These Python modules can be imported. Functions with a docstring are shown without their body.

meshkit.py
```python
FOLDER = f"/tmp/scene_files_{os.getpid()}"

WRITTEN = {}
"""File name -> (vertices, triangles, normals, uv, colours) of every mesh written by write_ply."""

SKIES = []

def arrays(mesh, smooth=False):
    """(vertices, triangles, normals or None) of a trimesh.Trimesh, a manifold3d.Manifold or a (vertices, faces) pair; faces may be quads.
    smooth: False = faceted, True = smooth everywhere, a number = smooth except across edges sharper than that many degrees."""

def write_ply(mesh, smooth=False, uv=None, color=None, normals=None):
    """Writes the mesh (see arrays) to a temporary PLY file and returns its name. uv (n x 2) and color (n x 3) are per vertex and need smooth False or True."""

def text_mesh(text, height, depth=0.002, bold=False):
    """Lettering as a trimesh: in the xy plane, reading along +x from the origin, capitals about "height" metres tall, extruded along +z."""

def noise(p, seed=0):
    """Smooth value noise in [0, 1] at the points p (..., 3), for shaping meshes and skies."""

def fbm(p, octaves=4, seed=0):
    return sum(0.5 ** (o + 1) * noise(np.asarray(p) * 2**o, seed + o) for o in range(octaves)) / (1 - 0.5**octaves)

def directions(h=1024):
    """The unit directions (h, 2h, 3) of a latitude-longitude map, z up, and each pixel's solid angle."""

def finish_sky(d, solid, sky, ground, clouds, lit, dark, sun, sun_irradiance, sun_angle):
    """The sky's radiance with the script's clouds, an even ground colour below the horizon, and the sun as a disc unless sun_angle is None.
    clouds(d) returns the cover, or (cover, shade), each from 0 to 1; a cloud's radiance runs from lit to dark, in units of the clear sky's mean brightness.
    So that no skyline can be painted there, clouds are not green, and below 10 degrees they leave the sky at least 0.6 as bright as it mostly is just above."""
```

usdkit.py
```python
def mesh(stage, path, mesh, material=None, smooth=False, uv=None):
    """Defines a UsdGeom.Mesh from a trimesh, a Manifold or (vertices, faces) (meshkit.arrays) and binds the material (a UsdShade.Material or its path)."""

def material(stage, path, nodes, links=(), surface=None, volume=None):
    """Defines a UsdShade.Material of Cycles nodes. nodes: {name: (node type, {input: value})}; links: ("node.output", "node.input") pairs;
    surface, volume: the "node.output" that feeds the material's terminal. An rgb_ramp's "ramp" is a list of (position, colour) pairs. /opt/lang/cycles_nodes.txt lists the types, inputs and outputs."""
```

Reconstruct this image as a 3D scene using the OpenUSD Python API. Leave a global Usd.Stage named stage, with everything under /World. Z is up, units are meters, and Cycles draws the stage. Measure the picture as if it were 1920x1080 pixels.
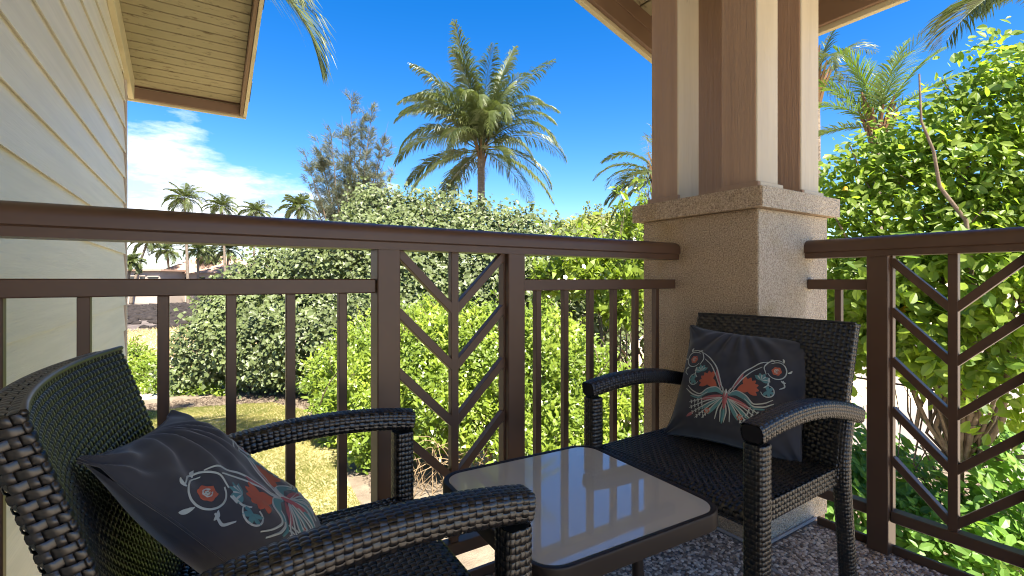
import math, random
import numpy as np
import trimesh
from shapely.geometry import Polygon
import usdkit, meshkit
from pxr import Usd, UsdGeom, UsdLux, UsdShade, Gf, Sdf, Vt

stage = Usd.Stage.CreateInMemory()
UsdGeom.SetStageUpAxis(stage, 'Z')
UsdGeom.SetStageMetersPerUnit(stage, 1.0)
WORLD = UsdGeom.Xform.Define(stage, '/World').GetPrim()
UsdGeom.Scope.Define(stage, '/World/Looks')

# ------------------------------------------------------------------ camera, sky, sun, exposure
FPX, EYE, HOR = 905.0, 0.92, 525.0                       # focal length in pixels of a 1920 wide picture, eye height, horizon row
FWD = np.array([0.5417, 0.8406, 0.0]); RGT = np.array([0.8406, -0.5417, 0.0]); UPV = np.array([0, 0, 1.0])
cam = UsdGeom.Camera.Define(stage, '/World/camera')
cam.CreateHorizontalApertureAttr(36.0)
cam.CreateFocalLengthAttr(36.0 * FPX / 1920)
cam.CreateVerticalApertureOffsetAttr(-(540 - HOR) / 1920 * 36.0)
cam.CreateClippingRangeAttr(Gf.Vec2f(0.02, 6000))
m = Gf.Matrix4d(*[*RGT, 0, *UPV, 0, *(-FWD), 0, 0, 0, EYE, 1])
cam.AddTransformOp().Set(m)
cam.CreateExposureAttr(2.28)

SUN_EL, SUN_AZ = math.radians(57), math.radians(184)     # azimuth from +y towards +x
SUN = np.array([math.cos(SUN_EL) * math.sin(SUN_AZ), math.cos(SUN_EL) * math.cos(SUN_AZ), math.sin(SUN_EL)])
sun = UsdLux.DistantLight.Define(stage, '/World/sun')
sun.CreateIntensityAttr(1.1); sun.CreateAngleAttr(0.55); sun.CreateNormalizeAttr(True)
sun.CreateColorAttr(Gf.Vec3f(1.0, 0.93, 0.80))
_x = np.cross([0, 1, 0], SUN); _x /= np.linalg.norm(_x); _y = np.cross(SUN, _x)
sun.AddTransformOp().Set(Gf.Matrix4d(*[*_x, 0, *_y, 0, *SUN, 0, 0, 0, 30, 1]))

dome = UsdLux.DomeLight.Define(stage, '/World/sky')
dome.CreateIntensityAttr(1.0)
SKY = usdkit.material(stage, '/World/Looks/sky_air', {
    'sky': ('sky_texture', {'sky_type': 'single_scattering', 'sun_disc': False, 'sun_elevation': SUN_EL, 'sun_rotation': SUN_AZ,
                            'altitude': 100.0, 'air_density': 1.0, 'aerosol_density': 0.45, 'ozone_density': 2.2}),
    'sat': ('hsv', {'hue': 0.509, 'saturation': 1.46, 'value': 0.86, 'fac': 1.0}),
    'tc': ('texture_coordinate', {}),
    'sep': ('separate_xyz', {}),
    'mp': ('mapping', {'scale': (1.0, 1.0, 3.4), 'location': (2.3, 0.4, 0.0)}),
    'big': ('noise_texture', {'scale': 1.7, 'detail': 2.0, 'roughness': 0.5}),
    'fine': ('noise_texture', {'scale': 5.2, 'detail': 9.0, 'roughness': 0.62}),
    'add': ('math', {'math_type': 'multiply_add', 'value2': 0.55}),
    'low': ('map_range', {'from_min': 0.0, 'from_max': 0.33, 'to_min': 0.29, 'to_max': -0.22, 'clamp': True}),
    'sum': ('math', {'math_type': 'add'}),
    'dw': ('vector_math', {'math_type': 'dot_product', 'vector2': (-0.6, 0.8, 0.0)}),
    'az': ('map_range', {'from_min': 0.25, 'from_max': 0.78, 'to_min': -0.30, 'to_max': 0.06, 'clamp': True}),
    'sum2': ('math', {'math_type': 'add'}),
    'cov': ('rgb_ramp', {'ramp': [(0.0, (0, 0, 0)), (0.80, (0, 0, 0)), (0.94, (0.8, 0.8, 0.8)), (1.0, (0.95, 0.95, 0.95))]}),
    'cs': ('map_range', {'from_min': 0.36, 'from_max': 0.60, 'to_min': 0.0, 'to_max': 1.0, 'clamp': True}),
    'cc': ('mix', {'color1': (2.7, 3.1, 3.7), 'color2': (6.2, 6.3, 6.5)}),
    'mix': ('mix', {}),
    'bg': ('background_shader', {'strength': 0.066}),
}, [('sky.color', 'sat.color'), ('tc.generated', 'sep.vector'), ('tc.generated', 'mp.vector'), ('mp.vector', 'big.vector'), ('mp.vector', 'fine.vector'),
    ('fine.fac', 'add.value1'), ('big.fac', 'add.value3'), ('sep.z', 'low.value'), ('add.value', 'sum.value1'), ('low.result', 'sum.value2'),
    ('tc.generated', 'dw.vector1'), ('dw.value', 'az.value'), ('sum.value', 'sum2.value1'), ('az.result', 'sum2.value2'), ('sum2.value', 'cov.fac'), ('cov.color', 'mix.fac'), ('fine.fac', 'cs.value'), ('cs.result', 'cc.fac'), ('cc.color', 'mix.color2'), ('sat.color', 'mix.color1'), ('mix.color', 'bg.color')], surface='bg.background')
UsdShade.MaterialBindingAPI.Apply(dome.GetPrim()).Bind(SKY)

# ------------------------------------------------------------------ helpers
_used = {}
def path_for(name, parent=None):
    base = parent.GetPath().pathString if parent else '/World'
    k = (base, name); n = _used.get(k, 0); _used[k] = n + 1
    return f'{base}/{name}' if n == 0 else f'{base}/{name}_{n:03d}'

def tag(p, label=None, cat=None, group=None, kind=None):
    for k, v in (('label', label), ('category', cat), ('group', group), ('kind', kind)):
        if v: p.SetCustomDataByKey(k, v)
    return p

def thing(name, label, cat, loc=(0, 0, 0), rot=0.0, group=None, kind=None):
    x = UsdGeom.Xform.Define(stage, path_for(name))
    x.AddTranslateOp().Set(Gf.Vec3d(*map(float, loc)))
    if rot: x.AddRotateZOp().Set(float(rot))
    p = x.GetPrim(); p.SetCustomDataByKey('label', label) if label else None
    return tag(p, None, cat, group, kind)

def obj(name, mesh, material, parent=None, smooth=False, **kw):
    m = usdkit.mesh(stage, path_for(name, parent), mesh, MATS[material] if isinstance(material, str) else material, smooth)
    return tag(m.GetPrim(), **kw)

def cat(parts):
    vs, fs, n = [], [], 0
    for v, f in parts:
        v = np.asarray(v, float); f = np.asarray(f, int)
        if f.shape[1] == 4: f = np.vstack([f[:, [0, 1, 2]], f[:, [0, 2, 3]]])
        vs.append(v); fs.append(f + n); n += len(v)
    return np.vstack(vs), np.vstack(fs)

def box(x0, x1, y0, y1, z0, z1, c=0.0):
    if c <= 0:
        m = trimesh.creation.box([x1 - x0, y1 - y0, z1 - z0]); m.apply_translation([(x0 + x1) / 2, (y0 + y1) / 2, (z0 + z1) / 2])
        return np.array(m.vertices), np.array(m.faces)
    lo, hi = np.array([x0, y0, z0]), np.array([x1, y1, z1]); P = []
    for s in np.ndindex(2, 2, 2):
        b = np.where(np.array(s) == 1, hi, lo); sg = np.where(np.array(s) == 1, -1, 1)
        for k in range(3):
            q = b + sg * c; q[k] = b[k]; P.append(q)
    h = trimesh.convex.convex_hull(np.array(P))
    return np.array(h.vertices), np.array(h.faces)

def place(vf, origin, X, Y, Z):
    v = np.asarray(vf[0]); M = np.array([X, Y, Z], float)
    return np.asarray(origin, float) + v @ M, vf[1]

def bar(a, b, w, h, up=(0, 0, 1), c=0.0015):
    """A bar from a to b; w across (perpendicular to up), h along up."""
    a, b = np.asarray(a, float), np.asarray(b, float); d = b - a; L = np.linalg.norm(d); d /= L
    s = np.cross(up, d); s /= np.linalg.norm(s); u = np.cross(d, s)
    return place(box(0, L, -w / 2, w / 2, -h / 2, h / 2, c), a, d, s, u)

def frames(P):
    P = np.asarray(P, float); T = np.gradient(P, axis=0); T /= np.linalg.norm(T, axis=1)[:, None]
    ref = np.array([0, 0, 1.0]) if abs(T[:, 2]).mean() < 0.8 else np.array([1.0, 0, 0])
    S = np.cross(T, ref); S /= np.linalg.norm(S, axis=1)[:, None]
    return T, S, np.cross(S, T)

def tube(P, r, n=6):
    P = np.asarray(P, float); r = np.broadcast_to(np.asarray(r, float), (len(P),)); T, S, N = frames(P)
    a = np.arange(n) / n * 2 * np.pi
    v = (P[:, None] + r[:, None, None] * (np.cos(a)[None, :, None] * S[:, None] + np.sin(a)[None, :, None] * N[:, None])).reshape(-1, 3)
    i = np.arange(len(P) - 1)[:, None] * n; j = np.arange(n)[None]; k = (j + 1) % n
    f = np.stack([i + j, i + k, i + n + k, i + n + j], -1).reshape(-1, 4)
    v = np.vstack([v, P[:1], P[-1:]]); b, e = len(v) - 2, len(v) - 1; L = (len(P) - 1) * n
    caps = [[b, (q + 1) % n, q] for q in range(n)] + [[e, L + q, L + (q + 1) % n] for q in range(n)]
    f = np.vstack([f[:, [0, 1, 2]], f[:, [0, 2, 3]], np.array(caps)])
    return v, f

def extrude(poly, a0, a1, axis):
    """Profile polygon extruded along x (profile is y,z) or y (profile is x,z)."""
    m = trimesh.creation.extrude_polygon(Polygon(poly), a1 - a0, engine='earcut'); v = np.array(m.vertices); f = np.array(m.faces)
    if axis == 'x': w = np.stack([v[:, 2] + a0, v[:, 0], v[:, 1]], 1)
    elif axis == 'y': w = np.stack([v[:, 0], v[:, 2] + a0, v[:, 1]], 1); f = f[:, ::-1]
    else: w = v + [0, 0, a0]
    return w, f

def at(px, py, depth):
    return np.array([0, 0, EYE]) + depth * (FWD + (px - 960) / FPX * RGT + (HOR - py) / FPX * UPV)

# ------------------------------------------------------------------ materials
MATS = {}
def mat(name, color, rough=0.5, spec=0.5, vary=None, bump=None, scale=(1, 1, 1), metallic=0.0, coat=0.0, color2=None, ramp=(0.35, 0.65), detail=5.0, extra=None, isl=0.0, sheen=0.0):
    """vary = noise scale for mixing color with color2; bump = (noise scale, distance, strength); extra = (noise scale, low, high, colour, rough) stains."""
    c2 = color2 if color2 is not None else tuple(min(1, x * 1.18) for x in color)
    N = {'tc': ('texture_coordinate', {}), 'mp': ('mapping', {'scale': scale}),
         'p': ('principled_bsdf', {'base_color': color, 'roughness': rough, 'specular_ior_level': spec, 'metallic': metallic, 'coat_weight': coat, 'sheen_weight': sheen})}
    L = [('tc.object', 'mp.vector')]
    last = None
    if vary:
        N['n'] = ('noise_texture', {'scale': vary, 'detail': detail, 'roughness': 0.6}); N['r'] = ('rgb_ramp', {'ramp': [(0, color), (ramp[0], color), (ramp[1], c2), (1, c2)]})
        L += [('mp.vector', 'n.vector'), ('n.fac', 'r.fac')]; last = 'r.color'
    if isl:
        N['g'] = ('geometry', {}); N['gm'] = ('map_range', {'from_min': 0.0, 'from_max': 1.0, 'to_min': 1 - isl, 'to_max': 1 + isl}); N['h'] = ('hsv', {'hue': 0.5, 'saturation': 1.0, 'fac': 1.0, 'color': color})
        L += [('g.random_per_island', 'gm.value'), ('gm.result', 'h.value')]
        if last: L.append((last, 'h.color'))
        last = 'h.color'
    if extra:
        N['en'] = ('noise_texture', {'scale': extra[0], 'detail': 8.0, 'roughness': 0.65}); N['er'] = ('rgb_ramp', {'ramp': [(0, (0, 0, 0)), (extra[1], (0, 0, 0)), (extra[2], (1, 1, 1)), (1, (1, 1, 1))]})
        N['em'] = ('mix', {'color1': color, 'color2': extra[3]})
        L += [('mp.vector', 'en.vector'), ('en.fac', 'er.fac'), ('er.color', 'em.fac')]
        if last: L.append((last, 'em.color1'))
        last = 'em.color'
    if last: L.append((last, 'p.base_color'))
    if bump:
        N['bn'] = ('noise_texture', {'scale': bump[0], 'detail': 6.0, 'roughness': 0.6}); N['b'] = ('bump', {'distance': bump[1], 'strength': bump[2]})
        L += [('mp.vector', 'bn.vector'), ('bn.fac', 'b.height'), ('b.normal', 'p.normal')]
    MATS[name] = usdkit.material(stage, '/World/Looks/' + name, N, L, surface='p.BSDF')

def leaf_mat(name, ramp, rough=0.38, spec=0.45, trans=0.35, tcol=None, gain=1.35, clumpy=1.1):
    """Leaves: one random colour per leaf from the ramp, some light let through."""
    ramp = [(p, tuple(min(.8, x * gain) for x in c)) for p, c in ramp]
    tc = tcol or tuple(min(1, x * 1.6) for x in ramp[len(ramp) // 2][1])
    MATS[name] = usdkit.material(stage, '/World/Looks/' + name, {
        'g': ('geometry', {}), 'tc': ('texture_coordinate', {}), 'n': ('noise_texture', {'scale': clumpy, 'detail': 2.0, 'roughness': 0.6}), 'nm': ('map_range', {'from_min': 0.3, 'from_max': 0.7, 'to_min': -0.30, 'to_max': 0.30}), 'ra': ('math', {'math_type': 'multiply_add', 'value2': 0.72, 'use_clamp': False}), 'sh': ('math', {'math_type': 'add', 'value2': 0.10, 'use_clamp': True}), 'r': ('rgb_ramp', {'ramp': ramp}), 'p': ('principled_bsdf', {'roughness': rough, 'specular_ior_level': spec}),
        'br': ('mix', {'mix_type': 'multiply', 'fac': 1.0, 'color2': (1.5, 1.6, 0.8)}),
        't': ('translucent_bsdf', {'color': tc}), 'm': ('mix_closure', {'fac': trans})},
        [('tc.object', 'n.vector'), ('n.fac', 'nm.value'), ('g.random_per_island', 'ra.value1'), ('nm.result', 'ra.value3'), ('ra.value', 'sh.value1'), ('sh.value', 'r.fac'), ('r.color', 'p.base_color'), ('r.color', 'br.color1'), ('br.color', 't.color'), ('p.BSDF', 'm.closure1'), ('t.BSDF', 'm.closure2')], surface='m.closure')

mat('siding_paint', (0.72, 0.675, 0.55), 0.45, 0.4, vary=1.4, color2=(0.64, 0.60, 0.49), bump=(9, 0.004, 0.55), scale=(1.0, 0.9, 18.0), extra=(3.0, 0.64, 0.8, (0.52, 0.50, 0.44)))
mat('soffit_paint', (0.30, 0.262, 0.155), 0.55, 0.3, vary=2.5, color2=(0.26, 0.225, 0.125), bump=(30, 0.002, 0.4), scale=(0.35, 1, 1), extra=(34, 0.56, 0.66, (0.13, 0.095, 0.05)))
mat('cream_trim', (0.52, 0.45, 0.28), 0.5, 0.4, vary=5, color2=(0.45, 0.385, 0.235), bump=(60, 0.001, 0.3), extra=(16, 0.66, 0.74, (0.30, 0.25, 0.16)))
mat('taupe_paint', (0.18, 0.112, 0.068), 0.5, 0.4, vary=3, color2=(0.155, 0.095, 0.058), bump=(40, 0.001, 0.3))
mat('corner_taupe', (0.46, 0.39, 0.31), 0.5, 0.4, vary=6, color2=(0.36, 0.30, 0.235))
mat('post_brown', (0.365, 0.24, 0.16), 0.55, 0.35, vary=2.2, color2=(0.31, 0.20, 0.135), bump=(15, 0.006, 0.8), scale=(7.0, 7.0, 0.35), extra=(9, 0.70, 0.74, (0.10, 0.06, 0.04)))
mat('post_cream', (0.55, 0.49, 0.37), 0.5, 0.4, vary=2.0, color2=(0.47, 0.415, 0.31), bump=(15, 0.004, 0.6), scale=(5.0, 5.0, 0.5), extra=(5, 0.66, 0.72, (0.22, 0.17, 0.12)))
mat('rail_metal', (0.086, 0.046, 0.027), 0.40, 0.45, vary=5, color2=(0.075, 0.039, 0.023), bump=(90, 0.0004, 0.2), coat=0.0, extra=(42, 0.72, 0.78, (0.22, 0.17, 0.13)))
mat('wicker_black', (0.0135, 0.0110, 0.0098), 0.33, 0.75, isl=0.5, bump=(220, 0.0006, 0.35))
mat('wicker_core', (0.006, 0.005, 0.005), 0.8, 0.2)
mat('cushion_cloth', (0.032, 0.0335, 0.041), 0.85, 0.2, vary=40, color2=(0.039, 0.0405, 0.049), bump=(700, 0.0006, 0.5), sheen=0.25)
mat('thread_orange', (0.52, 0.13, 0.07), 0.6, 0.3, isl=0.25, bump=(500, 0.0008, 0.6))
mat('thread_teal', (0.12, 0.30, 0.31), 0.6, 0.3, isl=0.3, bump=(500, 0.0008, 0.6))
mat('thread_pale', (0.48, 0.52, 0.48), 0.6, 0.3, isl=0.2, bump=(500, 0.0008, 0.6))
mat('thread_pink', (0.42, 0.13, 0.14), 0.6, 0.3, isl=0.25, bump=(500, 0.0008, 0.6))
mat('table_metal', (0.017, 0.012, 0.010), 0.48, 0.28, bump=(200, 0.0003, 0.2))
mat('table_band', (0.10, 0.10, 0.105), 0.5, 0.3)
mat('black_rubber', (0.02, 0.02, 0.02), 0.7, 0.3)
mat('floor_mortar', (0.22, 0.19, 0.17), 0.8, 0.3, vary=60, color2=(0.13, 0.11, 0.10), bump=(160, 0.004, 0.8))
mat('joint_sealant', (0.34, 0.31, 0.29), 0.6, 0.3)
mat('slab_paint', (0.50, 0.44, 0.36), 0.7, 0.3, vary=4)
mat('shingle_grey', (0.09, 0.08, 0.075), 0.85, 0.2, vary=30, color2=(0.14, 0.12, 0.11), bump=(120, 0.003, 0.6))
mat('lawn_soil', (0.28, 0.235, 0.10), 0.9, 0.1, vary=1.2, color2=(0.38, 0.31, 0.16), bump=(30, 0.02, 0.8))
mat('dry_earth', (0.55, 0.455, 0.34), 0.95, 0.1, vary=0.5, color2=(0.47, 0.38, 0.28), bump=(8, 0.04, 0.8))
mat('mulch_soil', (0.16, 0.125, 0.09), 0.95, 0.1, vary=3, color2=(0.25, 0.20, 0.145), bump=(40, 0.03, 0.9))
mat('mulch_chip', (0.26, 0.185, 0.135), 0.9, 0.2, isl=0.6)
mat('pale_concrete', (0.25, 0.21, 0.185), 0.85, 0.2, vary=1.5, color2=(0.20, 0.17, 0.15), bump=(60, 0.004, 0.4))
mat('lava_ground', (0.20, 0.165, 0.15), 0.95, 0.1, vary=1.2, color2=(0.06, 0.048, 0.044), bump=(4, 0.15, 0.9))
mat('lava_stone', (0.075, 0.06, 0.056), 0.9, 0.2, isl=0.75, vary=3, color2=(0.15, 0.12, 0.11), bump=(7, 0.08, 0.9))
mat('palm_bark', (0.22, 0.175, 0.135), 0.9, 0.2, vary=4, color2=(0.13, 0.10, 0.075), scale=(1, 1, 5), bump=(6, 0.03, 0.8))
mat('crown_fibre', (0.30, 0.17, 0.08), 0.9, 0.2, isl=0.4)
mat('branch_bark', (0.105, 0.075, 0.052), 0.9, 0.2, vary=12, color2=(0.17, 0.13, 0.095), bump=(40, 0.01, 0.7))
mat('dry_stem', (0.40, 0.285, 0.165), 0.8, 0.2, isl=0.4)
mat('far_plaster', (0.34, 0.28, 0.235), 0.85, 0.2, vary=0.4)
mat('far_roof', (0.40, 0.26, 0.195), 0.85, 0.2, vary=0.6, color2=(0.33, 0.21, 0.155), bump=(3, 0.05, 0.5))
mat('dark_window', (0.03, 0.035, 0.04), 0.15, 0.5)
mat('petal_white', (0.78, 0.78, 0.72), 0.6, 0.3)
leaf_mat('leaf_silver', [(0, (0.070, 0.090, 0.028)), (0.3, (0.110, 0.140, 0.045)), (0.65, (0.190, 0.205, 0.080)), (0.95, (0.36, 0.33, 0.18)), (0.985, (0.38, 0.33, 0.14)), (1, (0.50, 0.30, 0.06))], 0.46, 0.45, 0.22, gain=1.08)
leaf_mat('leaf_lime', [(0, (0.10, 0.145, 0.016)), (0.45, (0.215, 0.265, 0.030)), (0.85, (0.32, 0.36, 0.05)), (1, (0.42, 0.42, 0.09))], 0.36, 0.45, 0.38)
leaf_mat('leaf_deep', [(0, (0.045, 0.085, 0.018)), (0.5, (0.095, 0.150, 0.032)), (0.9, (0.16, 0.215, 0.05)), (1, (0.22, 0.26, 0.08))], 0.38, 0.5, 0.3)
leaf_mat('leaf_broad', [(0, (0.13, 0.185, 0.028)), (0.45, (0.195, 0.255, 0.034)), (0.85, (0.31, 0.355, 0.06)), (1, (0.36, 0.40, 0.10))], 0.42, 0.40, 0.62, gain=1.3, clumpy=2.2)
leaf_mat('leaf_yellow', [(0, (0.62, 0.36, 0.03)), (1, (0.70, 0.22, 0.03))], 0.5, 0.3, 0.4)
leaf_mat('leaf_fresh', [(0, (0.085, 0.165, 0.028)), (0.5, (0.155, 0.265, 0.045)), (1, (0.26, 0.36, 0.09))], 0.42, 0.40, 0.5, gain=1.3, clumpy=2.2)
leaf_mat('frond_green', [(0, (0.060, 0.078, 0.022)), (0.5, (0.115, 0.135, 0.042)), (0.9, (0.22, 0.215, 0.095)), (1, (0.36, 0.31, 0.17))], 0.42, 0.5, 0.28, gain=1.12)
leaf_mat('frond_bright', [(0, (0.075, 0.115, 0.020)), (0.5, (0.14, 0.19, 0.035)), (1, (0.24, 0.27, 0.06))], 0.35, 0.5, 0.4)
leaf_mat('needle_grey', [(0, (0.070, 0.078, 0.052)), (0.5, (0.105, 0.115, 0.078)), (1, (0.165, 0.160, 0.115))], 0.6, 0.3, 0.2)
leaf_mat('canopy_olive', [(0, (0.10, 0.115, 0.022)), (0.5, (0.19, 0.20, 0.040)), (1, (0.28, 0.27, 0.065))], 0.5, 0.3, 0.3)
leaf_mat('grass_blade', [(0, (0.13, 0.14, 0.04)), (0.35, (0.235, 0.215, 0.075)), (0.75, (0.34, 0.285, 0.13)), (1, (0.42, 0.345, 0.19))], 0.6, 0.2, 0.35, clumpy=0.75)
leaf_mat('dry_grass', [(0, (0.30, 0.24, 0.13)), (0.6, (0.46, 0.38, 0.23)), (1, (0.58, 0.50, 0.33))], 0.7, 0.2, 0.3)
# stucco: pebbledash grain, lit and shaded tints of one coat put into colour
def stucco(name, a, b, c):
    MATS[name] = usdkit.material(stage, '/World/Looks/' + name, {
        'tc': ('texture_coordinate', {}), 'v': ('voronoi_texture', {'scale': 150.0, 'randomness': 1.0}), 'n': ('noise_texture', {'scale': 190.0, 'detail': 4.0, 'roughness': 0.7}),
        'r': ('rgb_ramp', {'ramp': [(0, a), (0.33, a), (0.5, b), (0.66, c), (1, c)]}), 'big': ('noise_texture', {'scale': 3.2, 'detail': 5.0, 'roughness': 0.6}),
        'br': ('rgb_ramp', {'ramp': [(0, (0, 0, 0)), (0.52, (0, 0, 0)), (0.68, (0.6, 0.6, 0.6)), (1, (0.75, 0.75, 0.75))]}), 'm': ('mix', {'mix_type': 'multiply', 'color2': (0.72, 0.62, 0.36)}),
        'ad': ('math', {'math_type': 'add'}), 'b': ('bump', {'distance': 0.006, 'strength': 0.9}), 'p': ('principled_bsdf', {'roughness': 0.85, 'specular_ior_level': 0.3})},
        [('tc.object', 'v.vector'), ('tc.object', 'n.vector'), ('tc.object', 'big.vector'), ('n.fac', 'r.fac'), ('r.color', 'm.color1'), ('big.fac', 'br.fac'), ('br.color', 'm.fac'), ('m.color', 'p.base_color'),
         ('v.distance', 'ad.value1'), ('n.fac', 'ad.value2'), ('ad.value', 'b.height'), ('b.normal', 'p.normal')], surface='p.BSDF')
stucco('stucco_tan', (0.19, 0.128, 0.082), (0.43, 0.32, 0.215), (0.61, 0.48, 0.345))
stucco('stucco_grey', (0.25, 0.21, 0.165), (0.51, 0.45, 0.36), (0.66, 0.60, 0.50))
MATS['pebble_stone'] = usdkit.material(stage, '/World/Looks/pebble_stone', {
    'o': ('object_info', {}), 'r': ('rgb_ramp', {'ramp': [(0, (0.12, 0.08, 0.055)), (0.25, (0.28, 0.205, 0.15)), (0.5, (0.44, 0.34, 0.255)), (0.75, (0.62, 0.50, 0.39)), (1, (0.80, 0.67, 0.53))]}),
    'p': ('principled_bsdf', {'roughness': 0.5, 'specular_ior_level': 0.4})}, [('o.random', 'r.fac'), ('r.color', 'p.base_color')], surface='p.BSDF')
MATS['table_glass'] = usdkit.material(stage, '/World/Looks/table_glass', {
    'tc': ('texture_coordinate', {}), 'n': ('noise_texture', {'scale': 9.0, 'detail': 6.0, 'roughness': 0.6}),
    'rr': ('map_range', {'from_min': 0.35, 'from_max': 0.7, 'to_min': 0.012, 'to_max': 0.085, 'clamp': True}),
    'd': ('diffuse_bsdf', {'color': (0.74, 0.72, 0.63)}), 't': ('transparent_bsdf', {'color': (0.82, 0.86, 0.85)}), 'm1': ('mix_closure', {'fac': 0.64}),
    'fr': ('fresnel', {'IOR': 1.95}), 'g': ('glossy_bsdf', {'color': (1, 1, 1), 'roughness': 0.02}), 'm2': ('mix_closure', {})},
    [('tc.object', 'n.vector'), ('n.fac', 'rr.value'), ('rr.result', 'g.roughness'), ('t.BSDF', 'm1.closure1'), ('d.BSDF', 'm1.closure2'), ('m1.closure', 'm2.closure1'), ('g.BSDF', 'm2.closure2'), ('fr.fac', 'm2.fac')], surface='m2.closure')

# ------------------------------------------------------------------ ground
GZ = -2.9
rng = np.random.default_rng(11)
def sheet(name, poly, z, material, step=0.6, amp=0.03, seed=0, kind='structure', parent=None):
    """A gently uneven sheet inside a polygon."""
    P = Polygon(poly); x0, y0, x1, y1 = P.bounds
    v, f = trimesh.creation.triangulate_polygon(P, engine='earcut')
    v = np.c_[v, np.zeros(len(v))]
    v, f = trimesh.remesh.subdivide_to_size(v, f, step, max_iter=12)
    v[:, 2] = z + amp * (meshkit.fbm(np.c_[v[:, :2] * 0.35, np.zeros(len(v))], 3, seed) - 0.5)
    return obj(name, (v, f), material, parent, smooth=True, kind=kind)
G = lambda px, py: (lambda d: (np.array([0, 0, EYE]) + d * ((GZ - EYE) / d[2]))[:2])(FWD + (px - 960) / FPX * RGT + (HOR - py) / FPX * UPV)
obj('ground', ((np.array([[-1500, -1500, GZ - 0.06], [1500, -1500, GZ - 0.06], [1500, 1500, GZ - 0.06], [-1500, 1500, GZ - 0.06]], float)), np.array([[0, 1, 2], [0, 2, 3]])), 'dry_earth', kind='structure')
sheet('lava_field', [(-60, 46), (-14, 43), (2, 46), (30, 60), (40, 115), (-90, 115)], GZ - 0.02, 'lava_ground', 2.5, 0.03, 5)
sheet('mulch_bed', [(-3.0, 17.3), (-2.6, 19.3), (3.4, 19.5), (5, 16), (4.6, 9), (4.6, 3), (1.8, 3), (1.8, 7), (1.8, 9.5), (2.2, 12.5), (1.9, 15.0), (1.0, 16.3), (-1.2, 16.9), (-3.0, 16.9)], GZ - 0.012, 'mulch_soil', 0.5, 0.02, 3)
sheet('lawn', [(-3.2, 4.0), (2.3, 4.0), (2.25, 8.0), (2.35, 9.5), (2.75, 12.0), (2.55, 15.2), (1.9, 16.6), (0.4, 17.1), (-1.4, 17.5), (-3.2, 17.4)], GZ + 0.015, 'lawn_soil', 0.3, 0.03, 2)
sheet('mulch_bed', [(5.5, 1.0), (12.6, 1.0), (13.0, 3.2), (12.2, 6.5), (5.5, 6.5)], GZ + 0.0, 'mulch_soil', 0.6, 0.03, 7)
sheet('pale_path', [(13.2, -2), (18.5, -2), (19.0, 4.2), (16.5, 7.2), (12.4, 8.2), (12.6, 6.2)], GZ + 0.012, 'pale_concrete', 2.0, 0.004, 8)
sheet('driveway', [(20.5, -6), (34, -6), (38, 16), (38, 38), (31, 38), (22, 12)], GZ + 0.01, 'pale_concrete', 4.0, 0.004, 9)

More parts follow.
